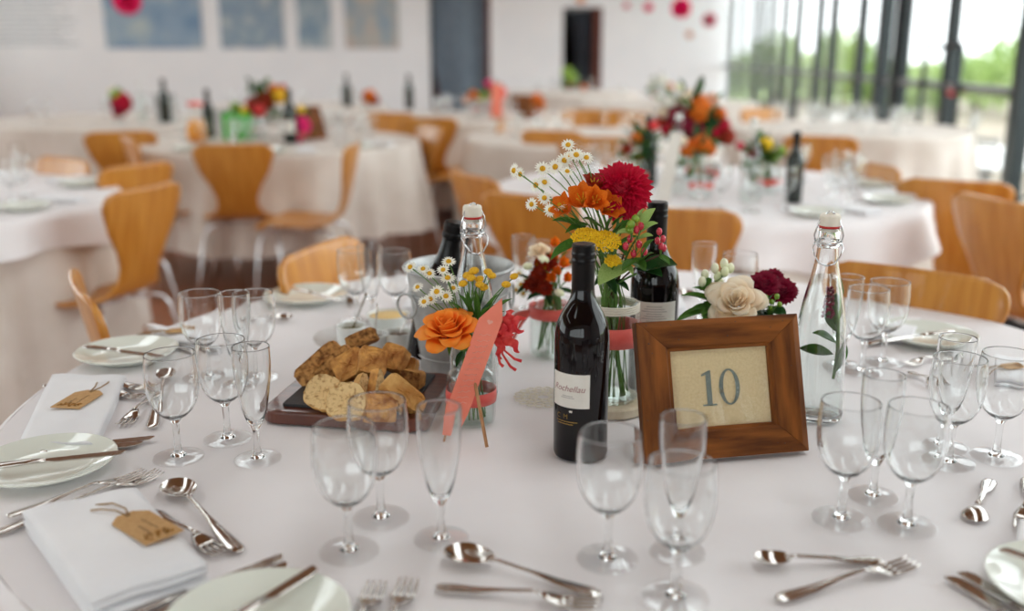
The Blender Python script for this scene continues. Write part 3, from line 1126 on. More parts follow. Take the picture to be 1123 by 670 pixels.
WB = [(0, .004), (.025, .0), (.036, .002), (.0378, .008), (.0378, .168), (.0372, .178), (.0345, .192), (.028, .206), (.0205, .218), (.0162, .230), (.0150, .245), (.0146, .262)]
WCAP = [(.0153, .222 + .012), (.0155, .240), (.0157, .275), (.0163, .276), (.0163, .279), (.0157, .280), (.0157, .284), (.0163, .285), (.0163, .288), (.0157, .289),
        (.0157, .2985), (.0145, .3000), (0, .3000)]


def wine_bottle(loc, label, face, kind, scale=1, name='wine_bottle', mat='black_glass'):
    t = thing(name, label, 'bottle', loc)
    t.scale = (scale,) * 3
    B().lathe(WB + [(.0146, .29), (0, .29)], 48).obj('bottle_glass', mat, t)
    B().lathe(WCAP, 40).obj('screw_cap', 'black_cap', t)
    r = .0381
    if kind == 'front':
        lb_ = cyl_patch(r, .080, .128, face - .95, face + .62).obj('paper_label', 'label', t)
        mk('lettering', on_cyl(text_mesh('Rochellau', .0125, .35), r + .0002, .107, face - .2), 'ink_red', lb_)
        for k, (ln, z) in enumerate(((.016, .096), (.020, .0935))):
            cyl_patch(r + .0002, z, z + .0012, face - .2 - ln / 2 / r, face - .2 + ln / 2 / r).obj('small_print', 'ink_pale', lb_)
        mk('gold_lettering', on_cyl(text_mesh('C  M', .0095), r + .0002, .0665, face - .42), 'gold', t)
        for z, a, ln in ((.059, -.25, .034), (.0555, -.3, .026)):
            cyl_patch(r + .0002, z, z + .0013, face + a - ln / 2 / r, face + a + ln / 2 / r).obj('gold_small_print', 'gold', t)
        cyl_patch(r + .0002, .0735, .0762, face - .12, face + .0).obj('white_mark', 'label', t)
    elif kind == 'back':
        lb_ = cyl_patch(r, .055, .150, face - 1.0, face + .85).obj('paper_label', 'label', t)
        for k in range(9):
            ln = .040 - .008 * ((k * 7) % 3)
            cyl_patch(r + .0002, .112 + k * .0038, .1134 + k * .0038, face - .15 - ln / 2 / r, face - .15 + ln / 2 / r).obj('small_print', 'ink_pale', lb_)
        mk('lettering', on_cyl(text_mesh('C  M', .008), r + .0002, .098, face - .25), 'ink_grey', lb_)
        for k in range(4):
            cyl_patch(r + .0002, .072 + k * .0045, .0732 + k * .0045, face - .6, face + .1).obj('small_print', 'ink_pale', lb_)
        for k in range(9):
            z = .080 + k * .0024
            cyl_patch(r + .0002, z, z + .0008 + .0008 * (k % 2), face + .38, face + .62, 4).obj('barcode_bar', 'ink_grey', lb_)
    elif kind == 'plain':
        cyl_patch(r, .06, .13, face - 1, face + 1).obj('paper_label', 'label', t)
    return t


wine_bottle(P(636, 497, .752), 'dark red wine bottle with white script label, in front of the flowers', math.radians(-93 - 18), 'front', .955)
pb = P(714, 425, .752)
wine_bottle(pb, 'dark wine bottle turned to its back label, behind the tall flower jar', math.radians(-88), 'back', 1.0)


SWO = [(0, .003), (.028, 0), (.0355, .003), (.0372, .012), (.0372, .085), (.0362, .115), (.0335, .142), (.0280, .172), (.0215, .200), (.0170, .222), (.0150, .238),
       (.0145, .246), (.0170, .249), (.0172, .255), (.0150, .258), (.0155, .266), (.0160, .2695), (.0152, .2725)]
SWI = [(.0115, .2722), (.0120, .246), (.0145, .224), (.0190, .201), (.0256, .172), (.0311, .142), (.0338, .115), (.0348, .085), (.0348, .013), (.030, .008), (0, .010)]


def swing_bottle(loc, label, level, herb, rz):
    t = thing('swing_top_bottle', label, 'bottle', loc, rz)
    t.scale = (1, 1, 1.035)
    B().lathe(SWO + SWI, 48).obj('bottle_glass', 'glass', t)
    pts = [(0, .0112)] + [(r - .0008, z + .0005) for r, z in reversed(SWI[:-1]) if z < level] + [(np.interp(level, [.085, .115, .142, .172, .201, .224, .246], [.0348, .0338, .0311, .0256, .0190, .0145, .012]) - .0008, level), (0, level)]
    B().lathe(pts, 40).obj('water', 'water', t)
    st = B().lathe([(0, .268), (.0108, .268), (.0108, .2745), (.0140, .2755), (.0146, .279), (.0142, .289), (.0125, .2915), (0, .292)], 32).obj('stopper', 'lace', t)
    B().ring((0, 0, .2745), .0122, .0024, 28, 8).obj('rubber_gasket', 'red_rubber', st)
    w_ = B()
    for sx in (-1, 1):
        w_.tube([(sx * .0175, 0, .2525), (sx * .0195, -.004, .262), (sx * .0165, -.006, .275), (sx * .0125, -.004, .285), (sx * .004, -.003, .2935)], .0012, 6)
        w_.tube([(sx * .0175, 0, .2525), (sx * .0205, -.010, .246), (sx * .017, -.0165, .236), (sx * .010, -.018, .226), (0, -.0185, .223)], .0012, 6)
    w_.ring((0, 0, .2525), .0176, .0013, 28, 6).tube([(-.004, -.003, .2935), (0, -.003, .2955), (.004, -.003, .2935)], .0012, 6)
    w_.obj('wire_bail', 'chrome', t)
    return t


swing_bottle(P(520, 436, .752), 'clear swing-top water bottle standing before the galvanised bucket', .20, False, .4)
psw = P(893, 456, .752)
swing_bottle(psw, 'clear swing-top water bottle with a green sprig inside, right of the frame', .205, True, -.3)
t = thing('herb_sprig', 'green and magenta herb sprig standing inside the right swing-top bottle', 'sprig', psw)
B().tube([(.022, -.004, .06), (.026, -.002, .10), (.023, 0, .15), (.015, 0, .185)], [.0022, .003, .003, .0015], 6).obj('stem', 'stem', t)
lm = B().surf(lambda u, v: ((u - .5) * .020 * math.sin(PI * min(1, v * 1.02)) ** .8, v * .05, .004 * math.sin(PI * v) + .004 * abs(u - .5)), 4, 8).mesh('leaf')
for (x, y, z, rx, ry, rz) in ((.024, 0, .112, .5, -.5, 1.75), (.021, 0, .095, .2, 1.2, 1.4), (.026, 0, .07, 1.7, .1, .5), (.020, 0, .14, 1.4, 0, 2.6), (.024, -.002, .13, 1.9, .2, 3.6), (.02, 0, .16, 1.5, .3, 1)):
    mk('leaf', lm, 'leaf', t, (x - .001, y, z), rot=(rx, ry, rz), solid=.0005)
fl_ = B()
for k in range(60):
    a, z = k * 2.4, .150 + .045 * random.random()
    fl_.ball((.008 + .006 * math.cos(a) * (1.3 - (z - .15) * 15), .006 * math.sin(a), z), .0026, 6, 4)
fl_.obj('flower_spike', 'burgundy', t)

# ------------------------------------------------------------------ picture frame with table number
FW, FH = .2284, .1845
ang = .2173
t = thing('picture_frame', 'brown distressed wood frame holding a linen card with the number 10', 'picture frame', (.2682, 1.2229, .7575))
tilt = .3352
t.rotation_euler = Euler((-tilt, 0, ang))
bwid = .0455
hw, D = FW / 2, .018
def rail(pts, mat, name):
    b = B()
    o, i = pts
    prof = [(0, 0), (0, -D), (.2, -D - .003), (.86, -D + .001), (.9, -D + .004), (1, -D + .004), (1, 0)]
    vs_ = []
    for e in (0, 1):
        for f_, d in prof:
            q = (lerp(o[e][0], i[e][0], f_), d, lerp(o[e][1], i[e][1], f_))
            vs_.append(q)
    n = len(prof)
    fs = [tuple(range(n)), tuple(reversed(range(n, 2 * n)))]
    for k in range(n):
        j = (k + 1) % n
        fs.append((k, n + k, n + j, j))
    return b.add(vs_, fs).obj(name, mat, t, (0, D, 0), smooth=False, bevel=.0008)
O4 = [(-hw, 0), (hw, 0), (hw, FH), (-hw, FH)]
I4 = [(-hw + bwid, bwid * .92), (hw - bwid, bwid * .92), (hw - bwid, FH - bwid * .9), (-hw + bwid, FH - bwid * .9)]
for k in range(4):
    j = (k + 1) % 4
    rail(([O4[k], O4[j]], [I4[k], I4[j]]), 'wood' if k % 2 == 0 else 'wood_v', 'frame_rail')
cw_, ch0, ch1 = hw - bwid, bwid * .92, FH - bwid * .9
card = B().box((0, D - .006, (ch0 + ch1) / 2), (2 * cw_ + .004, .003, ch1 - ch0 + .004)).obj('linen_card', 'linen_card', t, smooth=False)
B().box((0, D - .009, (ch0 + ch1) / 2), (2 * cw_ + .004, .001, ch1 - ch0 + .004)).obj('glazing', 'pane', t, smooth=False)
B().box((0, D - .0005, FH / 2), (FW - .03, .004, FH - .03)).obj('backing_board', 'slate', t, smooth=False)
B().add([(-.03, D, FH * .75), (.03, D, FH * .75), (.035, D + .062, .022), (-.035, D + .062, .022), (-.03, D + .004, FH * .76), (.03, D + .004, FH * .76), (.035, D + .066, .0235), (-.035, D + .066, .0235)],
        [(3, 2, 1, 0), (4, 5, 6, 7), (0, 1, 5, 4), (1, 2, 6, 5), (2, 3, 7, 6), (3, 0, 4, 7)]).obj('easel_back', 'slate', t, smooth=False)
yn = D - .0079
z0 = ch0 + .027
nh = .047
xc = -.0165
B().prism([(xc - .0036, 0), (xc + .0036, 0), (xc + .0036, nh), (xc + .001, nh), (xc - .0095, nh * .89), (xc - .0095, nh * .84), (xc - .0036, nh * .88)], 0, .0006) \
    .prism([(xc - .0098, 0), (xc + .0098, 0), (xc + .0098, .0022), (xc - .0098, .0022)], 0, .0006) \
    .xf(Matrix.Translation((0, yn, z0)) @ Matrix.Rotation(PI / 2, 4, 'X')).obj('digit_one', 'glitter', card, smooth=False)
n_ = 40
xo = .0125
vs_, fs_ = [], []
for k in range(n_):
    a = 2 * PI * k / n_
    vs_ += [(xo + .0148 * math.cos(a), yn - .0006, z0 + nh / 2 + (nh / 2 + .0006) * math.sin(a)), (xo + .0088 * math.cos(a), yn - .0006, z0 + nh / 2 + (nh / 2 - .0016) * math.sin(a))]
for k in range(n_):
    j = (k + 1) % n_
    fs_.append((2 * k, 2 * k + 1, 2 * j + 1, 2 * j))
B().add(vs_, fs_).obj('digit_zero', 'glitter', card, smooth=False)
sp = B()
random.seed(5)
for _ in range(26):
    s_ = random.choice((0, 1, 2, 3))
    q = {0: (random.uniform(-hw, hw), random.uniform(.004, .034)), 1: (random.uniform(-hw, hw), random.uniform(FH - .034, FH - .004)),
         2: (random.uniform(-hw + .004, -hw + .034), random.uniform(0, FH)), 3: (random.uniform(hw - .034, hw - .004), random.uniform(0, FH))}[s_]
    sp.ball((q[0], -.0026, q[1]), (random.uniform(.0006, .0014), .0005, random.uniform(.0004, .001)), 6, 4)
sp.obj('wood_flecks', 'wood_dark', t)

# ------------------------------------------------------------------ galvanised bucket and champagne
pk = at_rim(503, 291, .178)
t = thing('ice_bucket', 'galvanised metal ice bucket with ring handles holding a champagne bottle', 'bucket', pk)
B().lathe([(0, 0), (.064, 0), (.066, .004), (.086, .165), (.0885, .172), (.0925, .174), (.0935, .1775), (.0915, .180), (.0885, .178), (.0845, .168), (.0635, .006), (0, .006)], 56).obj('pail', 'galv', t)
B().ring((0, 0, .135), .0835, .0018, 48, 6).obj('rib', 'galv', t)
B().ring((0, 0, .03), .0705, .0018, 48, 6).obj('rib', 'galv', t)
for s_ in (-1, 1):
    a = math.radians(207 if s_ < 0 else 20)
    c = Vector((math.cos(a), math.sin(a), 0)) * .083
    h_ = B().ball(c + Vector((0, 0, .138)), .008, 10, 8).obj('handle_lug', 'galv', t)
    B().ring((0, 0, 0), .020, .0022, 28, 8, 'y').xf(Matrix.Translation(c * 1.12 + Vector((0, 0, .119))) @ Matrix.Rotation(a + PI / 2 - .5 * s_, 4, 'Z')).obj('ring_handle', 'galv', t)
t = thing('champagne_bottle', 'dark foil-topped champagne bottle leaning in the galvanised bucket', 'bottle', pk + Vector((-.052, .012, .018)))
t.rotation_euler = (.06, .20, 0)
t.scale = (.98, .98, .80)
B().lathe([(0, .004), (.03, 0), (.041, .004), (.042, .12), (.039, .15), (.029, .19), (.0215, .215), (.017, .235), (0, .235)], 40).obj('bottle_glass', 'black_glass', t)
B().lathe([(.026, .198), (.0195, .225), (.0168, .248), (.0160, .262), (.0182, .266), (.0185, .274), (.0170, .277), (.0182, .284), (.0182, .292), (.015, .299), (0, .301)], 32).obj('foil', 'black_cap', t)

# ------------------------------------------------------------------ bread board and bread
pb0, pb1 = P(306, 404, .772), P(321, 476, .772)
t = thing('bread_board', 'dark red wooden board with a black slate inlay under the bread', 'board', (0, 0, .752))
bang = math.radians(-9)
bc = Vector((-.250, 1.437, .752))
t.location = bc
t.rotation_euler = (0, 0, bang)
def rrect(hx, hy, r, n=6):
    o = []
    for cx_, cy_, a0 in ((hx - r, hy - r, 0), (-hx + r, hy - r, PI / 2), (-hx + r, -hy + r, PI), (hx - r, -hy + r, 1.5 * PI)):
        for k in range(n + 1):
            a = a0 + PI / 2 * k / n
            o.append((cx_ + r * math.cos(a), cy_ + r * math.sin(a)))
    return o
B().prism(rrect(.122, .108, .026), 0, .020).obj('wood_board', 'board', t, smooth=False, bevel=.004)
B().prism(rrect(.094, .086, .004), .0195, .0245).obj('slate_inlay', 'slate', t, smooth=False, bevel=.001)
def loaf_outline(w_, h_, kind, n=36):
    o = []
    for k in range(n):
        a = 2 * PI * k / n
        c, s_ = math.cos(a), math.sin(a)
        if kind == 'round':
            o.append((w_ / 2 * math.copysign(abs(c) ** .8, c), h_ / 2 * (math.copysign(abs(s_) ** (.9 if s_ > 0 else .55), s_))))
        elif kind == 'slab':
            o.append((w_ / 2 * math.copysign(abs(c) ** .3, c), h_ / 2 * math.copysign(abs(s_) ** (.45 if s_ > 0 else .2), s_)))
        else:
            y = h_ / 2 * math.copysign(abs(s_) ** .4, s_)
            o.append((w_ / 2 * math.copysign(abs(c) ** .4, c) * (.62 - .38 * y / (h_ / 2)), y))
    return o
def bread(px, py, z, w_, h_, th, rot, label, crust='crust', crumb='crumb', kind='slab'):
    p = P(px, py, z)
    t = thing('bread_slice', label, 'bread', p, 0, 'cut bread on the board')
    t.rotation_euler = rot
    rnd = random.Random(px * 7 + py)
    o = loaf_outline(w_, h_, kind)
    o = [(x * (1 + rnd.uniform(-.03, .03)), y * (1 + rnd.uniform(-.03, .03))) for x, y in o]
    n = len(o)
    b = B()
    rows = ((-.5, .985), (-.46, 1), (-.2, 1.015), (.2, 1.015), (.46, 1), (.5, .985))
    vs_ = [(x * k + rnd.uniform(-.0007, .0007), d * th, y * k + rnd.uniform(-.0007, .0007)) for d, k in rows for x, y in o]
    fs = []
    for j in range(len(rows) - 1):
        for i in range(n):
            q = (i + 1) % n
            fs.append((j * n + i, j * n + q, (j + 1) * n + q, (j + 1) * n + i))
    b.add(vs_, fs).obj('crust', crust, t)
    for s_ in (-1, 1):
        f_ = B()
        cc = [(0, s_ * th * .5, 0)]
        ks = [.1, .22, .34, .46, .58, .70, .82, .93, .985]
        for k in ks:
            dd = .0016 if k < .95 else 0
            cc += [(x * k, s_ * (th * .5 - rnd.random() ** 2 * dd), y * k) for x, y in o]
        fs = []
        for i in range(n):
            q = (i + 1) % n
            ff = [(0, 1 + i, 1 + q)] + [(1 + m_ * n + i, 1 + (m_ + 1) * n + i, 1 + (m_ + 1) * n + q, 1 + m_ * n + q) for m_ in range(len(ks) - 1)]
            fs += ff if s_ > 0 else [f[::-1] for f in ff]
        f_.add(cc, fs).obj('crumb', crumb, t, smooth=False)
    return t
R_ = math.radians
bread(356, 431, .797, .056, .052, .014, (R_(-38), R_(8), R_(-20)), 'round pale slice at the front left, half covered by another', 'crust_pale', 'crumb', 'round')
bread(380, 440, .797, .056, .054, .014, (R_(-42), R_(-6), R_(-4)), 'round pale slice lying flat-faced at the very front', 'crust_pale', 'crumb', 'round')
bread(351, 400, .806, .084, .036, .016, (R_(-30), R_(-40), R_(8)), 'long brown slice leaning at the back left', 'crust', 'crumb_brown')
bread(366, 404, .808, .080, .034, .016, (R_(-24), R_(-42), R_(14)), 'brown slice leaning just right of the long back left one', 'crust', 'crumb_brown')
bread(384, 401, .815, .052, .042, .016, (R_(-40), R_(-28), R_(12)), 'brown slice with crust showing in the middle of the heap', 'crust', 'crust')
bread(397, 372, .832, .050, .022, .020, (R_(-30), R_(-22), R_(8)), 'topmost small brown slice lying on the heap near the dips', 'crust', 'crumb_brown')
bread(408, 397, .822, .042, .044, .016, (R_(-38), R_(18), R_(18)), 'brown crusty slice with its edge facing forward near the top', 'crust', 'crust')
bread(432, 393, .815, .040, .040, .022, (R_(-40), R_(8), R_(-28)), 'square brown chunk at the top right of the heap', 'crust', 'crust')
bread(396, 425, .802, .036, .042, .014, (R_(-30), R_(30), R_(40)), 'small wedge showing its seeded crumb in the front centre', 'crust_pale', 'crumb', 'tri')
bread(413, 424, .802, .034, .050, .016, (R_(-20), R_(22), R_(52)), 'seeded wedge standing beside the golden chunk', 'crust', 'crumb', 'tri')
bread(441, 432, .798, .062, .030, .026, (R_(-48), R_(38), R_(-8)), 'golden yellow crusty chunk at the right front', 'crust_pale', 'crust_pale')
bread(447, 401, .795, .030, .026, .026, (R_(-25), R_(4), R_(-10)), 'small brown end piece at the right back of the board', 'crust', 'crust')
bread(452, 416, .788, .034, .028, .026, (R_(-12), R_(4), R_(-15)), 'small dark brown cube at the right edge of the board', 'crust', 'crumb_brown')
bread(420, 447, .786, .054, .036, .022, (R_(-70), R_(4), R_(8)), 'crusty slice lying low at the front, seen through a glass', 'crust', 'crust')

# ------------------------------------------------------------------ dips
ps = P(408, 377, .752)
t = thing('glass_saucer', 'oval clear glass saucer under the dip pots', 'saucer', ps)
B().lathe([(0, .002), (.05, .001), (.092, .008), (.105, .014), (.106, .0155), (.092, .010), (.05, .0035), (0, .004)], 48).obj('dish', 'thin', t)
def ramekin(px, py, r, h, fill, label, name='dip_pot'):
    p = P(px, py, .758 + h)
    p.z = .758
    t = thing(name, label, 'pot', p, 0, 'dip pots by the bread')
    B().lathe([(0, 0), (r * .86, 0), (r * .9, .003), (r * .98, h * .9), (r, h), (r * .95, h + .0012), (r * .9, h), (r * .82, .006), (0, .005)], 36).obj('pot', 'white_ceramic', t)
    if fill:
        B().lathe([(0, h * .80), (r * .5, h * .805), (r * .86, h * .79), (r * .86, h * .7), (0, h * .7)], 30).obj('dip', fill, t)
    return p
r1 = ramekin(385, 357, .027, .036, 'oil', 'white dip pot with green-brown oil at the left of the saucer')
r2 = ramekin(410, 366, .025, .036, 'vinegar', 'white dip pot half hidden by the topmost bread slice')
r3 = ramekin(436, 364, .027, .036, 'vinegar', 'white dip pot with brown dip nearest the bucket')
pbt = P(424, 347, .790)
t = thing('butter_dish', 'white dish filled with pale yellow butter behind the dip pots', 'dish', (pbt.x, pbt.y + .02, .754))
B().lathe([(0, 0), (.026, 0), (.030, .004), (.040, .032), (.042, .036), (.039, .036), (.030, .008), (0, .006)], 40).obj('dish', 'white_ceramic', t)
B().lathe([(0, .037), (.02, .0365), (.034, .033), (.036, .030), (.03, .02), (0, .02)], 32).obj('butter', 'butter', t)
def tsp(a, b, label, bowl_r=.0):
    t = thing('dip_spoon', label, 'spoon', a, 0, 'spoons standing in the dips')
    d = b - a
    B().tube([(0, 0, 0), d * .3, d * .7, d], [.0025, .0022, .003, .0045], 8, .5).obj('handle', 'steel', t)
    B().ball((0, 0, 0), (.009, .012, .004), 12, 8, align(d + Vector((0, 0, .3))).to_3x3().to_4x4()).obj('bowl', 'steel', t)
tsp(r1 + Vector((0, 0, .024)), PY(402, 322, r1.y - .03), 'long spoon standing in the leftmost dip pot')
tsp(r2 + Vector((0, 0, .024)), PY(414, 334, r2.y - .02), 'spoon standing upright in the middle dip pot')
tsp(r3 + Vector((0, 0, .024)), PY(448, 347, r3.y + .0), 'short spoon standing in the dip pot by the bucket')

# ------------------------------------------------------------------ plates, napkins, cutlery
plate_t = thing('side_plate', 'plate', 'plate')
B().lathe([(0, .004), (.044, .003), (.046, .0), (.05, .0), (.054, .004), (.080, .0125), (.0855, .0155), (.0865, .0175), (.085, .0182), (.079, .0155), (.056, .0075), (.050, .0062), (0, .006)], 64).obj('plate', 'porcelain', plate_t)
plate = Proto(plate_t)
PLATES = [(52, 516, 'pale side plate at the left edge with a knife across it'), (140, 393, 'pale side plate at the left back edge of the table'),
          (338, 329, 'pale side plate before the sunlit chair'), (1018, 374, 'pale side plate before the right chair, beside the napkin'),
          (283, 692, 'pale side plate cut by the bottom edge of the picture'), (1182, 655, 'pale side plate cut by the right edge of the picture')]
for x, y, lb in PLATES:
    plate.place(P(x, y, .752), 0, lb, 'side plates on the foreground table')


def loft(pts, mat4=None):
    """flat bar through (x, half width, thickness, z)"""
    b = B()
    vs_, fs = [], []
    for x, hw_, th, z in pts:
        for k in range(8):
            a = 2 * PI * k / 8
            vs_.append((x, hw_ * math.cos(a), z + th / 2 * math.sin(a)))
    n = len(pts)
    for i in range(n - 1):
        for k in range(8):
            j = (k + 1) % 8
            fs.append((i * 8 + k, (i + 1) * 8 + k, (i + 1) * 8 + j, i * 8 + j))
    fs.append(tuple(range(8)))
    fs.append(tuple(reversed(range((n - 1) * 8, n * 8))))
    return b.add(vs_, fs)


def handle_loft(L, x1, wid=.0095):
    """from x=0 (end) to x=x1 (neck)"""
    return loft([(0, .003, .002, .003), (.003, wid * .75, .0028, .003), (.012, wid, .003, .003), (L * .25, wid * .8, .003, .004), (L * .42, .0035, .003, .008),
                 (x1 * .93, .0030, .003, .011), (x1, .0045, .0025, .010)])


def cutlery(kind, end, tip, label, z=.752, zt=None, group='cutlery on the foreground table', flip=False):
    a = P(*end, z)
    b = P(*tip, z if zt is None else zt)
    d = b - a
    L = d.length
    rz = math.atan2(d.y, d.x)
    t = thing(kind, label, {'table_fork': 'fork', 'dessert_fork': 'fork', 'table_knife': 'knife', 'butter_knife': 'knife'}.get(kind, 'spoon'), a, rz, group)
    t.rotation_euler = (0, -math.asin(max(-.5, min(.5, d.z / L))), rz)
    if 'fork' in kind:
        hl = min(.062, L * .36)
        x1 = L - hl
        handle_loft(L, x1).obj('handle', 'steel', t)
        h_ = loft([(x1 - .002, .0045, .0025, .010), (x1 + hl * .14, .009, .002, .007), (x1 + hl * .3, .0118, .002, .0045), (x1 + hl * .42, .0122, .002, .0035)])
        for k in range(4):
            y = -.0098 + k * .00653
            h_.tube([(x1 + hl * .38, y, .0037), (x1 + hl * .6, y, .003), (x1 + hl * .85, y * .97, .0045), (L, y * .95, .007)], [.0024, .0022, .0019, .0008], 6, .6)
        h_.obj('tines', 'steel', t)
    elif 'knife' in kind:
        x1 = L * .46
        loft([(0, .003, .003, .004), (.004, .007, .005, .004), (.02, .0085, .006, .004), (x1 * .7, .0065, .006, .005), (x1, .005, .005, .005)]).obj('handle', 'steel', t)
        bh = .0095 if kind == 'table_knife' else .008
        o = [(x1, -.005), (x1 + .01, -bh), (L * .9, -bh), (L * .97, -bh * .6), (L, .004), (L * .98, .006), (x1 + .01, .005), (x1, .005)]
        B().prism(o, .0036, .0056).obj('blade', 'steel', t, smooth=False, bevel=.0006)
    else:
        hl = .058 if L > .15 else .040
        hl = min(hl, L * .4)
        x1 = L - hl
        handle_loft(L, x1 + .004).obj('handle', 'steel', t)
        bwd = hl * .36
        def bowl(u, v):
            a = 2 * PI * u
            r = math.sin(v * PI / 2)
            x = x1 + hl / 2 + hl / 2 * r * math.cos(a)
            y = bwd * r * math.sin(a) * (1 + .12 * math.cos(a))
            return (x, y, (.002 + .009 * r ** 2.2) if not flip else (.012 - .009 * r ** 2.2))
        B().surf(bowl, 28, 8, cu=True).obj('bowl', 'steel', t, solid=.0012)
    return t


# near left setting
cutlery('table_fork', (-6, 588), (176, 521), 'fork with tines emerging from the near left napkin, front one')
cutlery('table_fork', (8, 569), (160, 521), 'fork with tines emerging from the near left napkin, back one', .755)
cutlery('dessert_spoon', (263, 608), (188, 534), 'spoon with round bowl lying right of the near left napkin')
cutlery('dessert_fork', (165, 562), (246, 612), 'small fork with handle toward the spoon bowl, beside the near left napkin')
cutlery('table_knife', (100, 694), (313, 613), 'dinner knife behind the bottom plate, upper of two')
cutlery('table_knife', (120, 697), (318, 622), 'dinner knife behind the bottom plate, lower of two')
cutlery('butter_knife', (238, 694), (348, 626), 'butter knife laid across the bottom plate', .771, .771)
# left setting
cutlery('table_knife', (-30, 503), (170, 483), 'dinner knife behind the left plate, upper of two')
cutlery('table_knife', (-40, 508), (157, 489), 'dinner knife behind the left plate, lower of two')
cutlery('butter_knife', (-28, 517), (139, 499), 'butter knife laid across the left plate', .771, .771)
cutlery('table_fork', (56, 418), (168, 428), 'fork under the tagged napkin at left, back one', .752)
cutlery('table_fork', (48, 424), (160, 438), 'fork under the tagged napkin at left, front one', .752)
cutlery('dessert_fork', (172, 432), (134, 470), 'small fork pointing to the tagged napkin at left')
cutlery('dessert_spoon', (167, 471), (181, 410), 'spoon behind the left front wine glass', .753)
# left back setting
cutlery('butter_knife', (92, 382), (178, 394), 'butter knife laid across the left back plate', .771, .771)
cutlery('table_knife', (140, 373), (238, 388), 'dinner knife beyond the left back plate, lower of two')
cutlery('table_knife', (150, 369), (246, 383), 'dinner knife beyond the left back plate, upper of two')
cutlery('dessert_spoon', (262, 352), (322, 352), 'spoon right of the left back glasses', .752)
# back setting
cutlery('butter_knife', (320, 318), (377, 333), 'butter knife laid across the plate by the sunlit chair', .771, .771)
cutlery('table_fork', (366, 318), (392, 338), 'fork between the sunlit chair plate and the glasses')
# front setting
cutlery('table_fork', (372, 735), (414, 643), 'left of the two forks at the bottom edge')
cutlery('table_fork', (408, 735), (449, 640), 'right of the two forks at the bottom edge')
cutlery('dessert_spoon', (659, 655), (489, 610), 'spoon lying on the cloth in front of the flute, bottom centre')
cutlery('dessert_fork', (478, 646), (660, 668), 'fork just below the bottom centre spoon')
# right setting
cutlery('dessert_spoon', (968, 617), (827, 621), 'spoon lying at the lower right, above a fork')
cutlery('dessert_fork', (852, 660), (1002, 620), 'fork lying at the lower right, below a spoon')
cutlery('table_knife', (1150, 706), (1038, 636), 'dinner knife at the lower right corner, left of two')
cutlery('table_knife', (1165, 698), (1052, 631), 'dinner knife at the lower right corner, right of two')
cutlery('butter_knife', (1190, 640), (1096, 606), 'butter knife laid across the lower right plate', .771, .771)
cutlery('teaspoon', (1086, 528), (1066, 574), 'upside down spoon standing out alone at the right', flip=True)
cutlery('table_fork', (1128, 526), (1122, 586), 'reddish reflecting fork at the right edge')
# right back setting
cutlery('butter_knife', (1046, 365), (968, 377), 'butter knife laid across the right back plate', .771, .771)
cutlery('table_fork', (1040, 392), (992, 402), 'fork pointing left by the right back glasses, upper')
cutlery('dessert_fork', (997, 409), (1032, 428), 'small fork by the right back glasses, lower')
cutlery('table_knife', (948, 380), (1012, 366), 'dark knife behind the right back plate')
cutlery('dessert_spoon', (735, 352), (752, 322), 'spoon handle behind the frame left of the cream rose', .752)


def napkin(q, h, layers, label, name='folded_napkin', z=.7525):
    """q: four px corners (fold-left, fold-right, open-right, open-left)"""
    c = [P(x, y, z + h * .5) for x, y in q]
    ctr = sum(c, Vector()) / 4
    ctr.z = z
    t = thing(name, label, 'napkin', ctr, 0, 'napkins on the foreground table')
    g = h / (layers * 2 - 1)
    prof = []
    rnd = random.Random(q[0][0])
    for k in range(layers):
        zz = g * 2 * k + g * .5
        ins = .02 * k / layers + rnd.uniform(0, .03)
        xs = np.linspace(.0, 1 - ins, 7)
        if k % 2:
            xs = xs[::-1]
        for x in xs:
            prof.append((x, zz + .0004 * rnd.uniform(-1, 1)))
        if k < layers - 1:
            e = xs[-1]
            prof.append((e + (.02 if k % 2 == 0 else -.02), zz + g))
    n = len(prof)
    def fn(u, v):
        x, zz = prof[min(n - 1, int(round(v * (n - 1))))]
        lo_ = c[0].lerp(c[1], u)
        hi_ = c[3].lerp(c[2], u)
        p_ = lo_.lerp(hi_, x) - ctr
        return (p_.x, p_.y, zz * (1 - .10 * (2 * u - 1) ** 4) + .0012 * math.sin(9 * u + 5 * x))
    B().surf(fn, 14, n - 1).obj('linen', 'napkin', t, solid=g * .85)
    return t, c


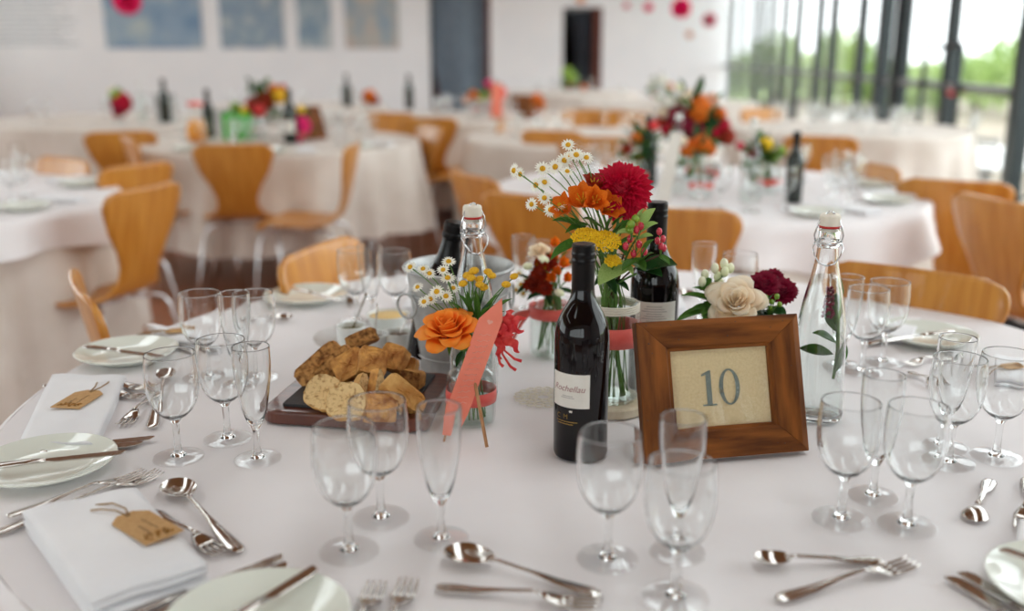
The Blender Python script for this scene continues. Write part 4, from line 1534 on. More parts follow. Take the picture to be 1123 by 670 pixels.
def tag_card(c, u0, v0, L, Wd, rz, z, label, two=True):
    p = c[0].lerp(c[1], u0).lerp(c[3].lerp(c[2], u0), v0)
    t = thing('name_tag', label, 'tag', (p.x, p.y, z), rz, 'kraft name tags')
    o = [(-L / 2, -Wd * .22), (-L / 2 + Wd * .28, -Wd / 2), (L / 2, -Wd / 2), (L / 2, Wd / 2), (-L / 2 + Wd * .28, Wd / 2), (-L / 2, Wd * .22)]
    k_ = B().prism(o, 0, .0009).obj('card', 'kraft', t, smooth=False)
    for j, (x, y, ln) in enumerate(((.0, Wd * .12, L * .42), (.01, -Wd * .12, L * .3))):
        s_ = B()
        xx = -ln / 2
        rnd = random.Random(j)
        pts = []
        while xx < ln / 2:
            pts.append((x + xx, y + rnd.uniform(-.0016, .0016), .0011))
            xx += .0016
        s_.tube(pts, .0003, 4).obj('handwriting', 'ink_dark', k_)
    f_ = B()
    for j in range(40):
        f_.ball((L * .34 + random.uniform(-.007, .007), random.uniform(-Wd * .36, Wd * .36), .0013), (.0018, .0014, .0006), 6, 4)
    f_.obj('floral_print', 'print_gold', k_)
    tw = B()
    tw.tube([(-L / 2 + .006, .001, .0015), (-L / 2 - .01, .006, .002), (-L / 2 - .035, .004, .001), (-L / 2 - .055, -.006, -.004)], .0011, 6)
    tw.tube([(-L / 2 + .006, -.001, .0015), (-L / 2 - .012, -.004, .002), (-L / 2 - .03, -.012, .001), (-L / 2 - .042, -.018, -.002)], .0011, 6)
    tw.ring((-L / 2 + .007, 0, .0012), .0022, .0007, 12, 5)
    tw.obj('twine', 'twine', t)


n1, c1 = napkin([(26, 570), (150, 544), (230, 632), (102, 674)], .026, 5, 'folded white napkin with a kraft tag, nearest at the lower left')
tag_card(c1, .78, .50, .084, .044, math.radians(-40), .7812, 'kraft name tag with mustard print on the nearest napkin')
n2, c2 = napkin([(58, 414), (138, 416), (105, 490), (22, 486)], .014, 4, 'folded white napkin with a kraft tag at the left of the table')
tag_card(c2, .55, .45, .078, .046, math.radians(-97), .7695, 'kraft name tag with printed border on the left napkin')
n3, c3 = napkin([(160, 358), (215, 366), (243, 384), (190, 376)], .014, 4, 'folded white napkin behind the left back glasses')
tag_card(c3, .5, .35, .05, .03, .3, .7695, 'kraft name tag on the napkin behind the left back glasses')
napkin([(960, 350), (1010, 352), (1000, 372), (955, 372)], .012, 3, 'folded white napkin left of the right back plate')
n5, c5 = napkin([(1085, 392), (1130, 398), (1140, 425), (1088, 418)], .014, 4, 'folded white napkin behind the rightmost wine glass')
tag_card(c5, .5, .5, .05, .03, .2, .7695, 'kraft name tag on the napkin behind the rightmost glass')
napkin([(716, 328), (744, 322), (752, 340), (720, 348)], .014, 4, 'folded white napkin behind the back-label wine bottle')
napkin([(452, 322), (480, 325), (470, 345), (440, 340)], .012, 3, 'folded white napkin left of the galvanised bucket')
napkin([(1118, 575), (1165, 590), (1165, 622), (1112, 600)], .014, 4, 'folded white napkin cut by the right edge near the bottom')

# lace doilies, birch slice
pd = P(596, 436, .752)
t = thing('lace_doily', 'cream lace doily lying left of the red wine bottle', 'doily', pd)
b = B()
for rr, nn, sz in ((.0, 1, .012), (.016, 9, .006), (.028, 14, .006), (.040, 18, .006)):
    for k in range(nn):
        a = 2 * PI * k / nn
        b.ring((rr * math.cos(a), rr * math.sin(a), .0012), sz, .0011, 14, 5)
b.obj('lace_rings', 'lace', t)
# ------------------------------------------------------------------ flower builders
def petal_fn(L, W, cup=.25, curl=.0, point=.6, ruffle=0, ph=0):
    """petal along +Y from the origin, face up +Z"""
    def fn(u, v):
        w_ = W / 2 * (math.sin(PI * min(1, v ** point)) ** .7 if v < 1 else 0)
        x = (u * 2 - 1) * max(w_, W * .03)
        z = cup * L * (v ** 2) + (2 * u - 1) ** 2 * w_ * .45 - curl * L * max(0, v - .55) ** 2 * 3
        z += ruffle * math.sin(v * 16 + ph) * abs(2 * u - 1)
        return (x, L * v, z)
    return fn


def petal_mesh(name, L, W, nu=4, nv=7, **k):
    return B().surf(petal_fn(L, W, **k), nu, nv).mesh(name)


LEAF = petal_mesh('leaf', 1, .42, cup=.05, curl=.18, point=.8)
LEAF_R = petal_mesh('leaf', 1, .62, cup=.05, curl=.15, point=.8)
DAISY = B()
for k_ in range(15):
    b_ = B().surf(petal_fn(.0088, .0034, cup=.06, curl=.08, point=.55), 2, 3)
    b_.xf(Matrix.Rotation(2 * PI * k_ / 15 + .1 * math.sin(k_ * 5), 4, 'Z') @ Matrix.Translation((0, .0022, 0)))
    DAISY.add(b_.v, b_.f)
DAISY_P = DAISY.mesh('petals')
DAISY_C = B().lathe([(.0036, -.0006), (.0038, .0008), (.0030, .0026), (.0015, .0036), (0, .0039)], 12).mesh('disc')
TANSY_C = B().lathe([(0, -.002), (.004, -.0015), (.0062, .0005), (.0064, .002), (.0052, .0038), (.0028, .0046), (0, .0046)], 14).mesh('button')
FACE = Vector((-.15, -1, .55)).normalized()


def stem_part(t, head, mid, low, r=.0011, mat='stem', name='stem', n=9):
    o = t.location
    h, m_, l = Vector(head) - o, Vector(mid) - o, Vector(low) - o
    pts = []
    for k in range(n + 1):
        s_ = k / n
        pts.append(h * (1 - s_) ** 2 + m_ * 2 * s_ * (1 - s_) + l * s_ ** 2)
    B().tube(pts, r, 6).obj(name, mat, t)


def jit(v, a):
    return Vector((v.x + random.uniform(-a, a), v.y + random.uniform(-a, a), v.z))


class Jar:
    def __init__(s, loc, h, r, neck, label, kind):
        s.loc, s.h, s.r, s.neck = Vector(loc), h, r, neck
        t = thing('glass_jar', label, 'jar', loc)
        s.t = t
        if kind == 'kilner':
            out = [(r * .85, 0), (r, .006), (r, h * .78), (r * .97, h * .82), (neck + .004, h * .88), (neck, h * .90), (neck, h * .97), (neck + .002, h * .985), (neck, h)]
        else:
            out = [(r * .8, 0), (r * .97, .005), (r, .015), (r, h * .72), (r * .93, h * .8), (neck + .001, h * .88), (neck, h * .92), (neck + .0025, h * .96), (neck + .001, h)]
        inn = [(max(.004, a - .0022), z if z > .004 else .005) for a, z in reversed(out)]
        inn[0] = (inn[0][0], h - .0005)
        B().lathe([(0, 0)] + out + inn + [(0, .005)], 44).obj('jar_glass', 'thin', t)
        lv = h * .6
        B().lathe([(0, .0058)] + [(a - .0008, max(z, .0062)) for a, z in reversed(inn) if z < lv] + [(np.interp(lv, [z for a, z in out], [a for a, z in out]) - .0032, lv), (0, lv)], 36).obj('water', 'water', t)
        s.zn = h

    def band(s, z0, z1, mat, name, grow=.0008):
        rr = s.r + grow
        return B().lathe([(rr, z0), (rr + .0006, (z0 + z1) / 2), (rr, z1)], 44).obj(name, mat, s.t, solid=.0006)

    def mid(s, j=.5):
        return jit(s.loc + Vector((0, 0, s.h * 1.0)), s.neck * j)

    def low(s):
        a = random.uniform(0, 2 * PI)
        return s.loc + Vector((math.cos(a) * s.r * .6, math.sin(a) * s.r * .6, .010))

    def stem(s, t, head, r=.0011, mat='stem'):
        head = Vector(head)
        m_ = s.mid()
        # two pieces in one tube: head -> neck -> bottom of the jar
        o = t.location
        l = s.low()
        ctl = Vector((lerp(head.x, m_.x, .75), lerp(head.y, m_.y, .75), lerp(head.z, m_.z, .35)))
        pts = []
        for k in range(8):
            q = k / 7
            pts.append(head * (1 - q) ** 2 + ctl * 2 * q * (1 - q) + m_ * q ** 2 - o)
        for k in range(1, 5):
            pts.append(m_.lerp(l, k / 4) - o)
        B().tube(pts, r, 6).obj('stem', mat, t)


def leaf_part(t, p0, p1, width=1.0, mat='leaf', rnd=False, roll=0):
    """leaf object from p0 to p1 (world)"""
    a, b = Vector(p0), Vector(p1)
    d = b - a
    L = d.length
    y = d.normalized()
    up = Vector((0, -.35, 1))
    x = y.cross(up).normalized()
    x.rotate(Matrix.Rotation(roll, 3, y))
    z = x.cross(y)
    m = Matrix((x * width, y, z)).transposed().to_4x4()
    m = Matrix.Translation(a - t.location) @ m @ Matrix.Scale(L, 4)
    key = ('leaf', mat, rnd)
    if key not in MESHC:
        me = (LEAF_R if rnd else LEAF).copy()
        me.materials.append(M[mat])
        MESHC[key] = me
    return mk('leaf', MESHC[key], None, t, matrix=m, solid=0)


MESHC = {}


def shared(key, me, mat):
    if (key, mat) not in MESHC:
        c = me.copy()
        c.materials.clear()
        c.materials.append(M[mat])
        MESHC[(key, mat)] = c
    return MESHC[(key, mat)]


def daisy(jar, pos, nrm, label, group, s=1.0):
    t = thing('chamomile', label, 'flower', pos, 0, group)
    m = align(nrm, random.uniform(0, 6)) @ Matrix.Scale(s, 4)
    mk('petals', shared('daisy_p', DAISY_P, 'white_petal'), None, t, matrix=m)
    mk('disc', shared('daisy_c', DAISY_C, 'yellow_ball'), None, t, matrix=m)
    jar.stem(t, Vector(pos) - Vector(nrm).normalized() * .001, .0008)
    return t


def button(jar, pos, label, group, mat='yellow_ball', s=1.0, name='button_flower'):
    t = thing(name, label, 'flower', pos, 0, group)
    mk('flower_head', shared('tansy', TANSY_C, mat), None, t, matrix=align(Vector((random.uniform(-.3, .3), -.35, 1))) @ Matrix.Scale(s, 4))
    jar.stem(t, pos, .0009)
    return t


def rose(jar, pos, nrm, R, mat, label, rings, seed=0, stem_r=.0025, sepals=True):
    t = thing('rose', label, 'flower', pos)
    A = align(nrm)
    rnd = random.Random(seed)
    # rings: (count, radius at base, radius at lip, height, lip curl, angular width)
    for k, (cnt, r0, r1, h, curl, aw) in enumerate(rings):
        for j in range(cnt):
            a0 = 2 * PI * (j + .5 * (k % 2) + rnd.uniform(-.1, .1)) / cnt + k * .4
            w_ = aw * (1 + rnd.uniform(-.08, .08))
            hh = h * (1 + rnd.uniform(-.07, .07))
            ph = rnd.uniform(0, 6)
            def fn(u, v):
                q = 2 * u - 1
                edge = (1 - abs(q) ** 2.6 * .42)
                vv = v * edge
                ang = a0 + q * w_ * (.35 + .65 * min(1, v * 1.7))
                r = lerp(r0, r1, vv ** .75) + curl * max(0, vv - .68) ** 2 * 4 * (1 + .25 * math.sin(3 * q + ph))
                r *= 1 + .03 * q
                z = hh * (vv ** .9) - curl * max(0, vv - .72) ** 2 * 6
                return Vector((r * R * math.cos(ang), r * R * math.sin(ang), z * R + .03 * R * math.sin(2 * q + ph) * v))
            b = B().surf(fn, 8, 9)
            b.xf(A)
            b.obj('petal', mat, t, solid=.0006)
    jar.stem(t, Vector(pos) - Vector(nrm).normalized() * R * .05, stem_r)
    if sepals:
        for k in range(5):
            a = 2 * PI * k / 5
            d = A.to_3x3() @ Vector((math.cos(a), math.sin(a), -.15))
            leaf_part(t, Vector(pos), Vector(pos) + d * R * .8, .5, 'leaf')
    return t


def dahlia(jar, pos, nrm, R, mat, label, n=120, ruff=1.0, name='dahlia', cat='flower', low=-.35):
    t = thing(name, label, cat, pos)
    A = align(nrm)
    pm = shared(name + 'petal', petal_mesh('petal', 1, .36, 2, 5, cup=.10, curl=.10, point=.85), mat)
    for k in range(n):
        f_ = (k + .5) / n
        z = 1 - f_ * (1 - low)
        a = k * 2.39996
        rr = math.sqrt(max(0, 1 - z * z))
        d = Vector((rr * math.cos(a), rr * math.sin(a), z)).normalized()
        L = R * (.62 + .38 * min(1, f_ * 1.6)) * random.uniform(.92, 1.06)
        # petal frame: Y along d, Z toward flower axis
        y = d
        zax = (Vector((0, 0, 1)) - y * y.z)
        if zax.length < 1e-3:
            zax = Vector((1, 0, 0))
        zax.normalize()
        x = y.cross(zax)
        m = Matrix((x * L * ruff, y * L, zax * L)).transposed().to_4x4()
        mk('petal', pm, None, t, matrix=A @ Matrix.Rotation(random.uniform(-.12, .12), 4, 'X') @ m)
    B().ball((0, 0, 0), R * .52, 12, 8).obj('heart', mat, t)
    jar.stem(t, pos, .0022)
    return t


def lily(jar, pos, nrm, R, mat, label, name='alstroemeria', curl=.35, n=6, wid=.66, group=None, cup=.5):
    t = thing(name, label, 'flower', pos, 0, group)
    A = align(nrm)
    for k in range(n):
        pm = shared(name + 'p%d' % (k % 2), petal_mesh('petal', 1, wid * (1 if k % 2 else .75), 4, 8, cup=cup, curl=curl, point=1.35), mat)
        m = A @ Matrix.Rotation(2 * PI * k / n, 4, 'Z') @ Matrix.Rotation(.55 + .12 * (k % 2), 4, 'X') @ Matrix.Scale(R, 4)
        mk('petal', pm, None, t, matrix=m)
    st = B()
    for k in range(5):
        a = 2 * PI * k / 5
        st.tube([(0, 0, 0), (.1 * R * math.cos(a), .1 * R * math.sin(a), R * .5), (.2 * R * math.cos(a), .2 * R * math.sin(a), R * .72)], R * .02, 5)
    st.xf(A).obj('stamens', 'yellow_ball', t)
    jar.stem(t, pos, .0014)
    return t


def yarrow(jar, pos, R, label, n=110):
    t = thing('yarrow', label, 'flower', pos)
    b = B()
    for k in range(n):
        f_ = math.sqrt((k + .5) / n)
        a = k * 2.39996
        x, y = R * f_ * math.cos(a), R * f_ * math.sin(a)
        b.ball((x, y * .8, R * .42 * math.sqrt(max(0, 1 - f_ * f_ * .9)) + random.uniform(-.0015, .0015)), random.uniform(.0018, .0026), 6, 4)
    o = b.obj('florets', 'yellow', t)
    o['kind'] = 'stuff'
    o.rotation_euler = (.75, 0, 0)
    for k in range(5):
        a = 2 * PI * k / 5
        B().tube([(R * .6 * math.cos(a), R * .4 * math.sin(a), R * .1), (0, 0, -R * .9)], .0007, 5).obj('branch', 'stem', t)
    jar.stem(t, Vector(pos) + Vector((0, 0, -R * .85)), .0016)
    return t


def berries(jar, pts, Y, label, mat, r=.0055, leaves=(), name='hypericum', lmat='leaf', long=1.35):
    c = sum((PY(x, y, Y) for x, y in pts), Vector()) / len(pts)
    t = thing(name, label, 'berries', c)
    for x, y in pts:
        p = PY(x, y, Y + random.uniform(-.008, .008)) - c
        B().ball(p, (r, r, r * long), 10, 8).obj('berry', mat, t)
        B().tube([p, p * .5 + Vector((0, 0, -.006)), (0, 0, -.022)], .0007, 5).obj('berry_stalk', 'stem', t)
    for a, b, wd in leaves:
        leaf_part(t, PY(*a, Y), PY(*b, Y - .012), wd, lmat, True)
    jar.stem(t, c + Vector((0, 0, -.020)), .0014, 'stem_dark')
    return t


def greens(jar, leaves, Y, label, mat='leaf', name='leaf_sprig'):
    """leaves: (base px, tip px, width, dy)"""
    c = sum((PY(*l[0], Y) for l in leaves), Vector()) / len(leaves)
    t = thing(name, label, 'leaves', c)
    for a, b, wd, dy in leaves:
        leaf_part(t, PY(*a, Y), PY(*b, Y + dy), wd, mat, wd > 1)
        if (Vector(PY(*a, Y)) - c).length > .004:
            B().tube([PY(*a, Y) - c, (0, 0, -.01)], .0008, 5).obj('leaf_stalk', 'stem', t)
    jar.stem(t, c + Vector((0, 0, -.008)), .0016)
    return t


# ---- tall jar in the centre
sl = P(670, 447, .752)
t = thing('birch_slice', 'pale birch wood slice under the tall flower jar', 'wood slice', sl)
B().lathe([(0, 0), (.052, 0), (.0545, .003), (.0545, .013), (.052, .0155), (0, .0155)], 40).obj('wood', 'slice', t)
J3 = Jar(sl + Vector((0, 0, .0157)), .152, .041, .035, 'tall clear kilner jar with coral lace ribbon behind the wine bottle', 'kilner')
J3.band(.088, .118, 'coral', 'lace_ribbon')
for k in range(4):
    B().ring((0, 0, .1385 + k * .0032), J3.neck + .0022, .0018, 40, 6).obj('twine_wrap', 'lace', J3.t)
Y3 = J3.loc.y
CM = 'chamomile in the tall jar'
for x, y, dy, nx, nz in ((623, 159, .02, 0, .8), (609, 183, -.01, -.3, .4), (595, 185, .0, .1, .6), (588, 203, .01, -.9, .3), (597, 200, -.02, .4, .8), (597, 217, -.045, 0, .2), (583, 224, -.03, -.5, .2),
                         (564, 187, .0, -1.6, .3), (571, 191, .01, -1.4, .1), (619, 176, .01, .2, .5), (632, 170, .0, 0, .9), (643, 173, .0, .2, 1.0), (622, 188, -.02, .3, 1.2),
                         (613, 224, -.03, 0, .7), (604, 230, -.03, -.4, .5), (626, 171, .01, -.3, 1.2)):
    daisy(J3, PY(x, y, Y3 + dy), (nx, -1, nz), 'white chamomile on a thin stem in the tall jar', CM, random.uniform(.9, 1.15))
dahlia(J3, PY(682, 208, Y3 - .01), (-.12, -.75, .65), .0455, 'dahlia', 'large crimson dahlia at the top of the tall jar', 230, low=-.55)
lily(J3, PY(640, 226, Y3 - .035), (-.2, -.8, .7), .036, 'alst', 'burnt orange lily bloom left of the dahlia, middle one')
lily(J3, PY(660, 232, Y3 - .03), (.5, -.8, .5), .034, 'alst', 'burnt orange lily bloom closest under the dahlia')
lily(J3, PY(626, 230, Y3 - .03), (-.7, -.7, .4), .030, 'alst', 'burnt orange lily bloom farthest from the dahlia')
lily(J3, PY(650, 212, Y3 - .01), (.1, -.3, 1), .030, 'alst_red', 'rust lily bloom half opened behind the orange ones')
yarrow(J3, PY(643, 262, Y3 - .05), .021, 'left cluster of yellow yarrow above the wine bottle')
yarrow(J3, PY(664, 266, Y3 - .05), .022, 'right cluster of yellow yarrow below the orange lilies')
yarrow(J3, PY(672, 287, Y3 - .045), .012, 'small low cluster of yellow yarrow', 50)
berries(J3, [(691, 262), (698, 252), (701, 268), (703, 248), (695, 278), (707, 276), (686, 270)], Y3 - .05, 'cluster of pink-red berries right of the yarrow', 'berry', .0044,
        [((697, 285), (682, 296), .9), ((703, 283), (716, 262), .8)])
berries(J3, [(723, 254), (727, 262), (725, 270), (721, 264), (728, 272)], Y3 - .03, 'pink-red berries at the right edge of the tall jar', 'berry', .0042, [((722, 280), (735, 290), .9)])
berries(J3, [(692, 246), (697, 240), (690, 252)], Y3 - .05, 'lime green buds under the dahlia', 'lime', .006, [((694, 255), (676, 256), .8)], lmat='leaf_pale', long=1)
greens(J3, [((704, 248), (718, 228), 1.05, 0), ((702, 255), (721, 244), 1.05, -.01), ((700, 262), (716, 258), 1.05, -.01), ((698, 243), (706, 228), .9, 0)], Y3 - .035, 'pale green rounded leaves right below the dahlia', 'leaf_pale')
greens(J3, [((700, 296), (742, 289), 1.25, -.02), ((697, 292), (726, 302), 1.15, -.03)], Y3 - .02, 'dark glossy leaves overhanging the right side of the tall jar', 'leaf_dark')
greens(J3, [((690, 288), (656, 311), 1.1, -.03), ((684, 290), (694, 300), .9, -.03)], Y3 - .035, 'bright yellow-green leaf over the jar rim', 'leaf_pale')
greens(J3, [((640, 262), (603, 283), .9, -.02), ((644, 250), (606, 240), .8, -.01), ((646, 246), (620, 254), .9, -.02), ((660, 250), (640, 238), .9, -.02), ((672, 248), (684, 236), .9, -.02), ((650, 270), (630, 300), .8, -.01),
           ((668, 262), (688, 280), .9, -.02)], Y3 - .02, 'green leaves spreading left under the orange lilies', 'leaf')
greens(J3, [((668, 300), (652, 312), 1, -.02), ((672, 306), (690, 318), 1, -.02), ((664, 302), (676, 322), .9, -.03)], Y3 - .01, 'dark green leaves packed into the jar neck', 'leaf_dark')

greens(J3, [((668, 262), (690, 240), .8, -.02), ((664, 258), (672, 236), .8, -.01), ((656, 258), (648, 238), .8, -.01), ((700, 290), (716, 276), 1.0, -.02), ((686, 280), (676, 262), .9, -.02), ((690, 285), (708, 296), 1.1, -.03),
           ((650, 262), (628, 246), .8, 0), ((676, 270), (700, 258), .8, -.01), ((654, 280), (640, 298), .9, -.02), ((680, 258), (696, 228), .7, 0)], Y3 - .015, 'mid-green leaves filling the middle of the tall bouquet', 'leaf')
lily(J3, PY(651, 224, Y3 - .045), (.1, -.9, .5), .030, 'alst', 'burnt orange lily bloom at the front between its neighbours')
# ---- rose jar at left of centre
J1 = Jar(P(517, 462, .752), .094, .0355, .024, 'small clear glass jar with coral ribbon holding the orange rose', 'jar')
J1.band(.034, .052, 'coral', 'ribbon')
Y1 = J1.loc.y
rings_o = [(2, .05, .16, .74, .02, 1.5), (3, .08, .26, .76, .05, 1.15), (3, .10, .38, .74, .10, 1.05), (4, .12, .52, .68, .18, .85), (5, .14, .66, .60, .30, .72), (5, .16, .80, .48, .42, .70), (6, .16, .92, .34, .40, .62)]
rose(J1, PY(493, 368, Y1 - .045), (-.12, -.38, .95), .045, 'orange_rose', 'large open orange rose leaning over the small jar', rings_o, 3)
GC = 'chamomile in the rose jar'
for x, y, dy, nx, nz in ((492, 287, .0, 0, 1.2), (486, 296, -.01, -.2, .6), (450, 293, 0, -.7, .6), (464, 295, 0, -.2, 1.0), (471, 300, 0, .1, .8), (491, 305, -.01, 0, 1.2), (479, 320, -.03, -.2, .5),
                         (465, 331, -.03, -.3, .4), (472, 328, -.02, .2, .6), (458, 315, -.01, -.6, .8), (489, 325, -.02, .2, .8), (497, 316, .0, .3, 1)):
    daisy(J1, PY(x, y, Y1 + dy), (nx, -1, nz + .5), 'white chamomile above the orange rose', GC, random.uniform(.85, 1.1))
GT = 'yellow button flowers in the rose jar'
for x, y, dy in ((520, 298, 0), (517, 306, -.01), (508, 312, -.01), (535, 299, .01), (539, 303, 0), (555, 313, 0), (526, 307, 0), (564, 304, .01), (526, 313, -.01), (513, 303, .01), (530, 316, 0)):
    button(J1, PY(x, y, Y1 + dy), 'golden button flower beside the orange rose', GT, s=random.uniform(.95, 1.15))
greens(J1, [((520, 350), (504, 322), .6, 0), ((524, 350), (522, 318), .5, 0), ((530, 352), (545, 322), .55, 0), ((530, 360), (552, 340), .6, -.01), ((520, 362), (536, 335), .7, -.02), ((512, 352), (494, 330), .6, -.01),
           ((526, 370), (545, 352), .7, -.02), ((516, 345), (512, 318), .5, .01), ((520, 366), (508, 388), .8, -.01), ((528, 356), (560, 326), .5, 0), ((534, 362), (556, 350), .7, 0)], Y1 - .01,
       'variegated green foliage filling the rose jar', 'leaf')
greens(J1, [((508, 385), (500, 402), .9, -.02), ((512, 388), (516, 410), .8, -.02), ((520, 380), (536, 372), .9, -.02), ((526, 352), (538, 330), .6, 0), ((522, 345), (530, 322), .6, .01)], Y1 - .01, 'dark leaves below the orange rose', 'leaf_dark')
# flame-coloured lily with wavy turned back petals
t = thing('flame_lily', 'coral red flame lily with wavy petals hanging right of the coral sign', 'flower', PY(549, 362, Y1 - .01))
cl = t.location.copy()
for k, (x, y, dy, wd) in enumerate(((576, 347, -.01, .007), (570, 386, -.02, .0075), (548, 394, -.02, .006), (563, 370, -.035, .0075), (540, 344, .01, .007), (562, 340, .01, .007), (574, 362, -.02, .007))):
    d = PY(x, y, Y1 + dy) - cl
    L = d.length
    yv = d.normalized()
    xv = yv.cross(Vector((0, -1, .3))).normalized()
    zv = xv.cross(yv)
    ph = k * 1.3
    def fn(u, v, d=d, xv=xv, zv=zv, wd=wd, ph=ph):
        q = 2 * u - 1
        w_ = wd * math.sin(PI * min(.99, v ** .7)) ** .8 + .0006
        return d * v + xv * q * w_ + zv * (.0045 * math.sin(v * 22 + ph) * abs(q) + .012 * math.sin(PI * v)) + xv * .0025 * math.sin(v * 14 + ph) + yv * 0
    B().surf(fn, 6, 18).obj('petal', 'glory', t, solid=.0006)
for k, (x, y) in enumerate(((566, 406), (552, 402), (572, 396))):
    e = PY(x, y, Y1 - .02) - cl
    B().tube([(0, 0, 0), e * .4 + Vector((-.006, 0, -.012)), e * .8 + Vector((-.004, 0, -.006)), e], [.0016, .0015, .0018, .0024], 6).obj('stamen', 'glory', t)
J1.stem(t, cl, .0015)

# ---- small rust-flowered jar
J2 = Jar(P(605, 389, .752), .104, .040, .030, 'clear glass jar with coral ribbon and rust flowers, behind the doily', 'jar')
J2.band(.072, .092, 'coral', 'ribbon')
bw_ = B()
Y2 = J2.loc.y
e0 = J2.loc + Vector((-.04, -.012, .08))
for a_, b_ in (((575, 348), (548, 360)), ((576, 352), (560, 378))):
    p0, p1 = e0, PY(*b_, Y2 - .01)
    o = J2.loc
    B().surf(lambda u, v: tuple(p0.lerp(p1, v) - o + Vector((0, .002 * math.sin(6 * v), (u - .5) * .013 + .006 * math.sin(PI * v)))), 2, 10).obj('ribbon_tail', 'coral', J2.t, solid=.0006)
for x, y, dy, s_, lb in ((618, 292, -.035, .020, 'upper right'), (607, 308, -.04, .019, 'lower middle'), (622, 308, -.035, .018, 'lower right'), (609, 270, -.01, .019, 'topmost'), (622, 274, -.01, .016, 'upper right, half hidden')):
    lily(J2, PY(x, y, Y2 + dy), (random.uniform(-.3, .3), -.8, .6), s_, 'alst', 'small orange bloom in the rust-flowered jar, ' + lb, 'orange_bloom', .1, 6, .6, cup=.6)
for x, y, dy, s_, lb in ((594, 300, -.035, .019, 'in the middle of the'), (583, 313, -.03, .017, 'at the lower left of the'), (598, 316, -.04, .016, 'just above the ribbon of the'), (588, 304, -.02, .016, 'at the left of the'), (603, 288, -.02, .017, 'at the back of the')):
    dahlia(J2, PY(x, y, Y2 + dy), (random.uniform(-.3, .3), -.7, .7), s_, 'alst_red', 'small dark red flower ' + lb + ' rust-flowered jar', 40, 1.3, 'red_aster')
for x, y, dy, s_ in ((579, 293, -.03, 1.5), (596, 286, -.03, 1.6), (613, 322, -.045, 1.5)):
    button(J2, PY(x, y, Y2 + dy), 'cream button flower in the rust-flowered jar', 'cream button flowers', 'berry_white', s_ * .95, 'cream_button')
for x, y, dy, s_, lb in ((598, 296, -.045, .016, 'front centre'), (614, 300, -.03, .017, 'right of centre'), (588, 292, -.03, .015, 'upper left'), (611, 284, -.01, .016, 'near the cream rose')):
    lily(J2, PY(x, y, Y2 + dy), (random.uniform(-.4, .4), -.8, .6), s_, 'alst' if x > 600 else 'alst_red', 'small rust bloom in the rust-flowered jar, ' + lb, 'orange_bloom', .1, 6, .6, cup=.6)
rose(J2, PY(591, 278, Y2 + .0), (-.1, -.4, .9), .022, 'cream_rose', 'small cream rose at the back of the rust-flowered jar', rings_o[:6], 5, .0015, False)
for x, y in ((569, 300), (571, 312), (574, 322), (566, 318), (577, 308)):
    daisy(J2, PY(x, y, Y2 + .01), (-.5, -1, .7), 'tiny white flower at the left of the rust-flowered jar', 'tiny white flowers left of the rust jar', .9)
greens(J2, [((590, 318), (570, 300), .8, -.02), ((596, 322), (578, 328), .9, -.03), ((610, 318), (630, 322), .9, -.03), ((606, 300), (600, 276), .7, 0), ((600, 322), (604, 334), .9, -.03), ((590, 308), (566, 322), .7, -.02), ((612, 300), (630, 286), .8, -.02)],
       Y2 - .01, 'green leaves between the rust flowers', 'leaf_dark')

# ---- cream rose arrangement behind the frame
J4 = Jar(P(812, 428, .752), .088, .036, .027, 'clear jar hidden behind the number frame, holding the cream rose', 'jar')
Y4 = J4.loc.y
rings_c = [(2, .05, .16, .76, .02, 1.5), (3, .08, .28, .78, .05, 1.15), (3, .10, .42, .74, .14, 1.05), (4, .12, .58, .66, .26, .9), (5, .14, .76, .52, .40, .75), (5, .16, .92, .36, .45, .75)]
rose(J4, PY(806, 335, Y4 - .05), (-.15, -.75, .65), .044, 'cream_rose', 'large cream peach rose above the number frame', rings_c, 8)
for x, y, dy, s_, lb in ((838, 312, -.02, .026, 'nearest the cream rose'), (858, 320, -.01, .025, 'nearest the swing-top bottle'), (848, 306, .02, .02, 'at the back of the arrangement')):
    dahlia(J4, PY(x, y, Y4 + dy), (random.uniform(-.2, .2), -.6, .8), s_, 'burgundy', 'burgundy ruffled bloom ' + lb, 80, 1.7, 'burgundy_bloom')
berries(J4, [(784, 294), (794, 289), (773, 301), (776, 310), (795, 298), (787, 303), (801, 294), (780, 318), (770, 309), (789, 309)], Y4 - .02, 'cluster of creamy white buds left of the cream rose', 'berry_white', .0062,
        [((782, 312), (796, 302), .9), ((780, 305), (768, 318), .9)], lmat='leaf')
berries(J4, [(840, 326), (846, 331), (852, 325), (845, 338), (855, 334), (836, 334)], Y4 - .05, 'lime green buds under the burgundy blooms', 'lime', .004, [((842, 338), (832, 328), .9)], long=1.1)
greens(J4, [((836, 342), (820, 346), 1.3, -.03), ((840, 340), (862, 346), 1.3, -.03), ((838, 336), (848, 322), 1.1, -.02), ((834, 340), (840, 354), 1.2, -.04)], Y4 - .03, 'dark rounded leaves right of the cream rose', 'leaf_dark')
greens(J4, [((786, 332), (748, 322), .6, -.01), ((786, 338), (740, 352), .6, -.03), ((784, 336), (756, 340), .7, -.02), ((788, 326), (760, 314), .7, 0), ((780, 330), (770, 346), 1, -.03), ((790, 340), (770, 354), .9, -.04)], Y4 - .03,
       'slender green leaves spreading left behind the frame', 'leaf')

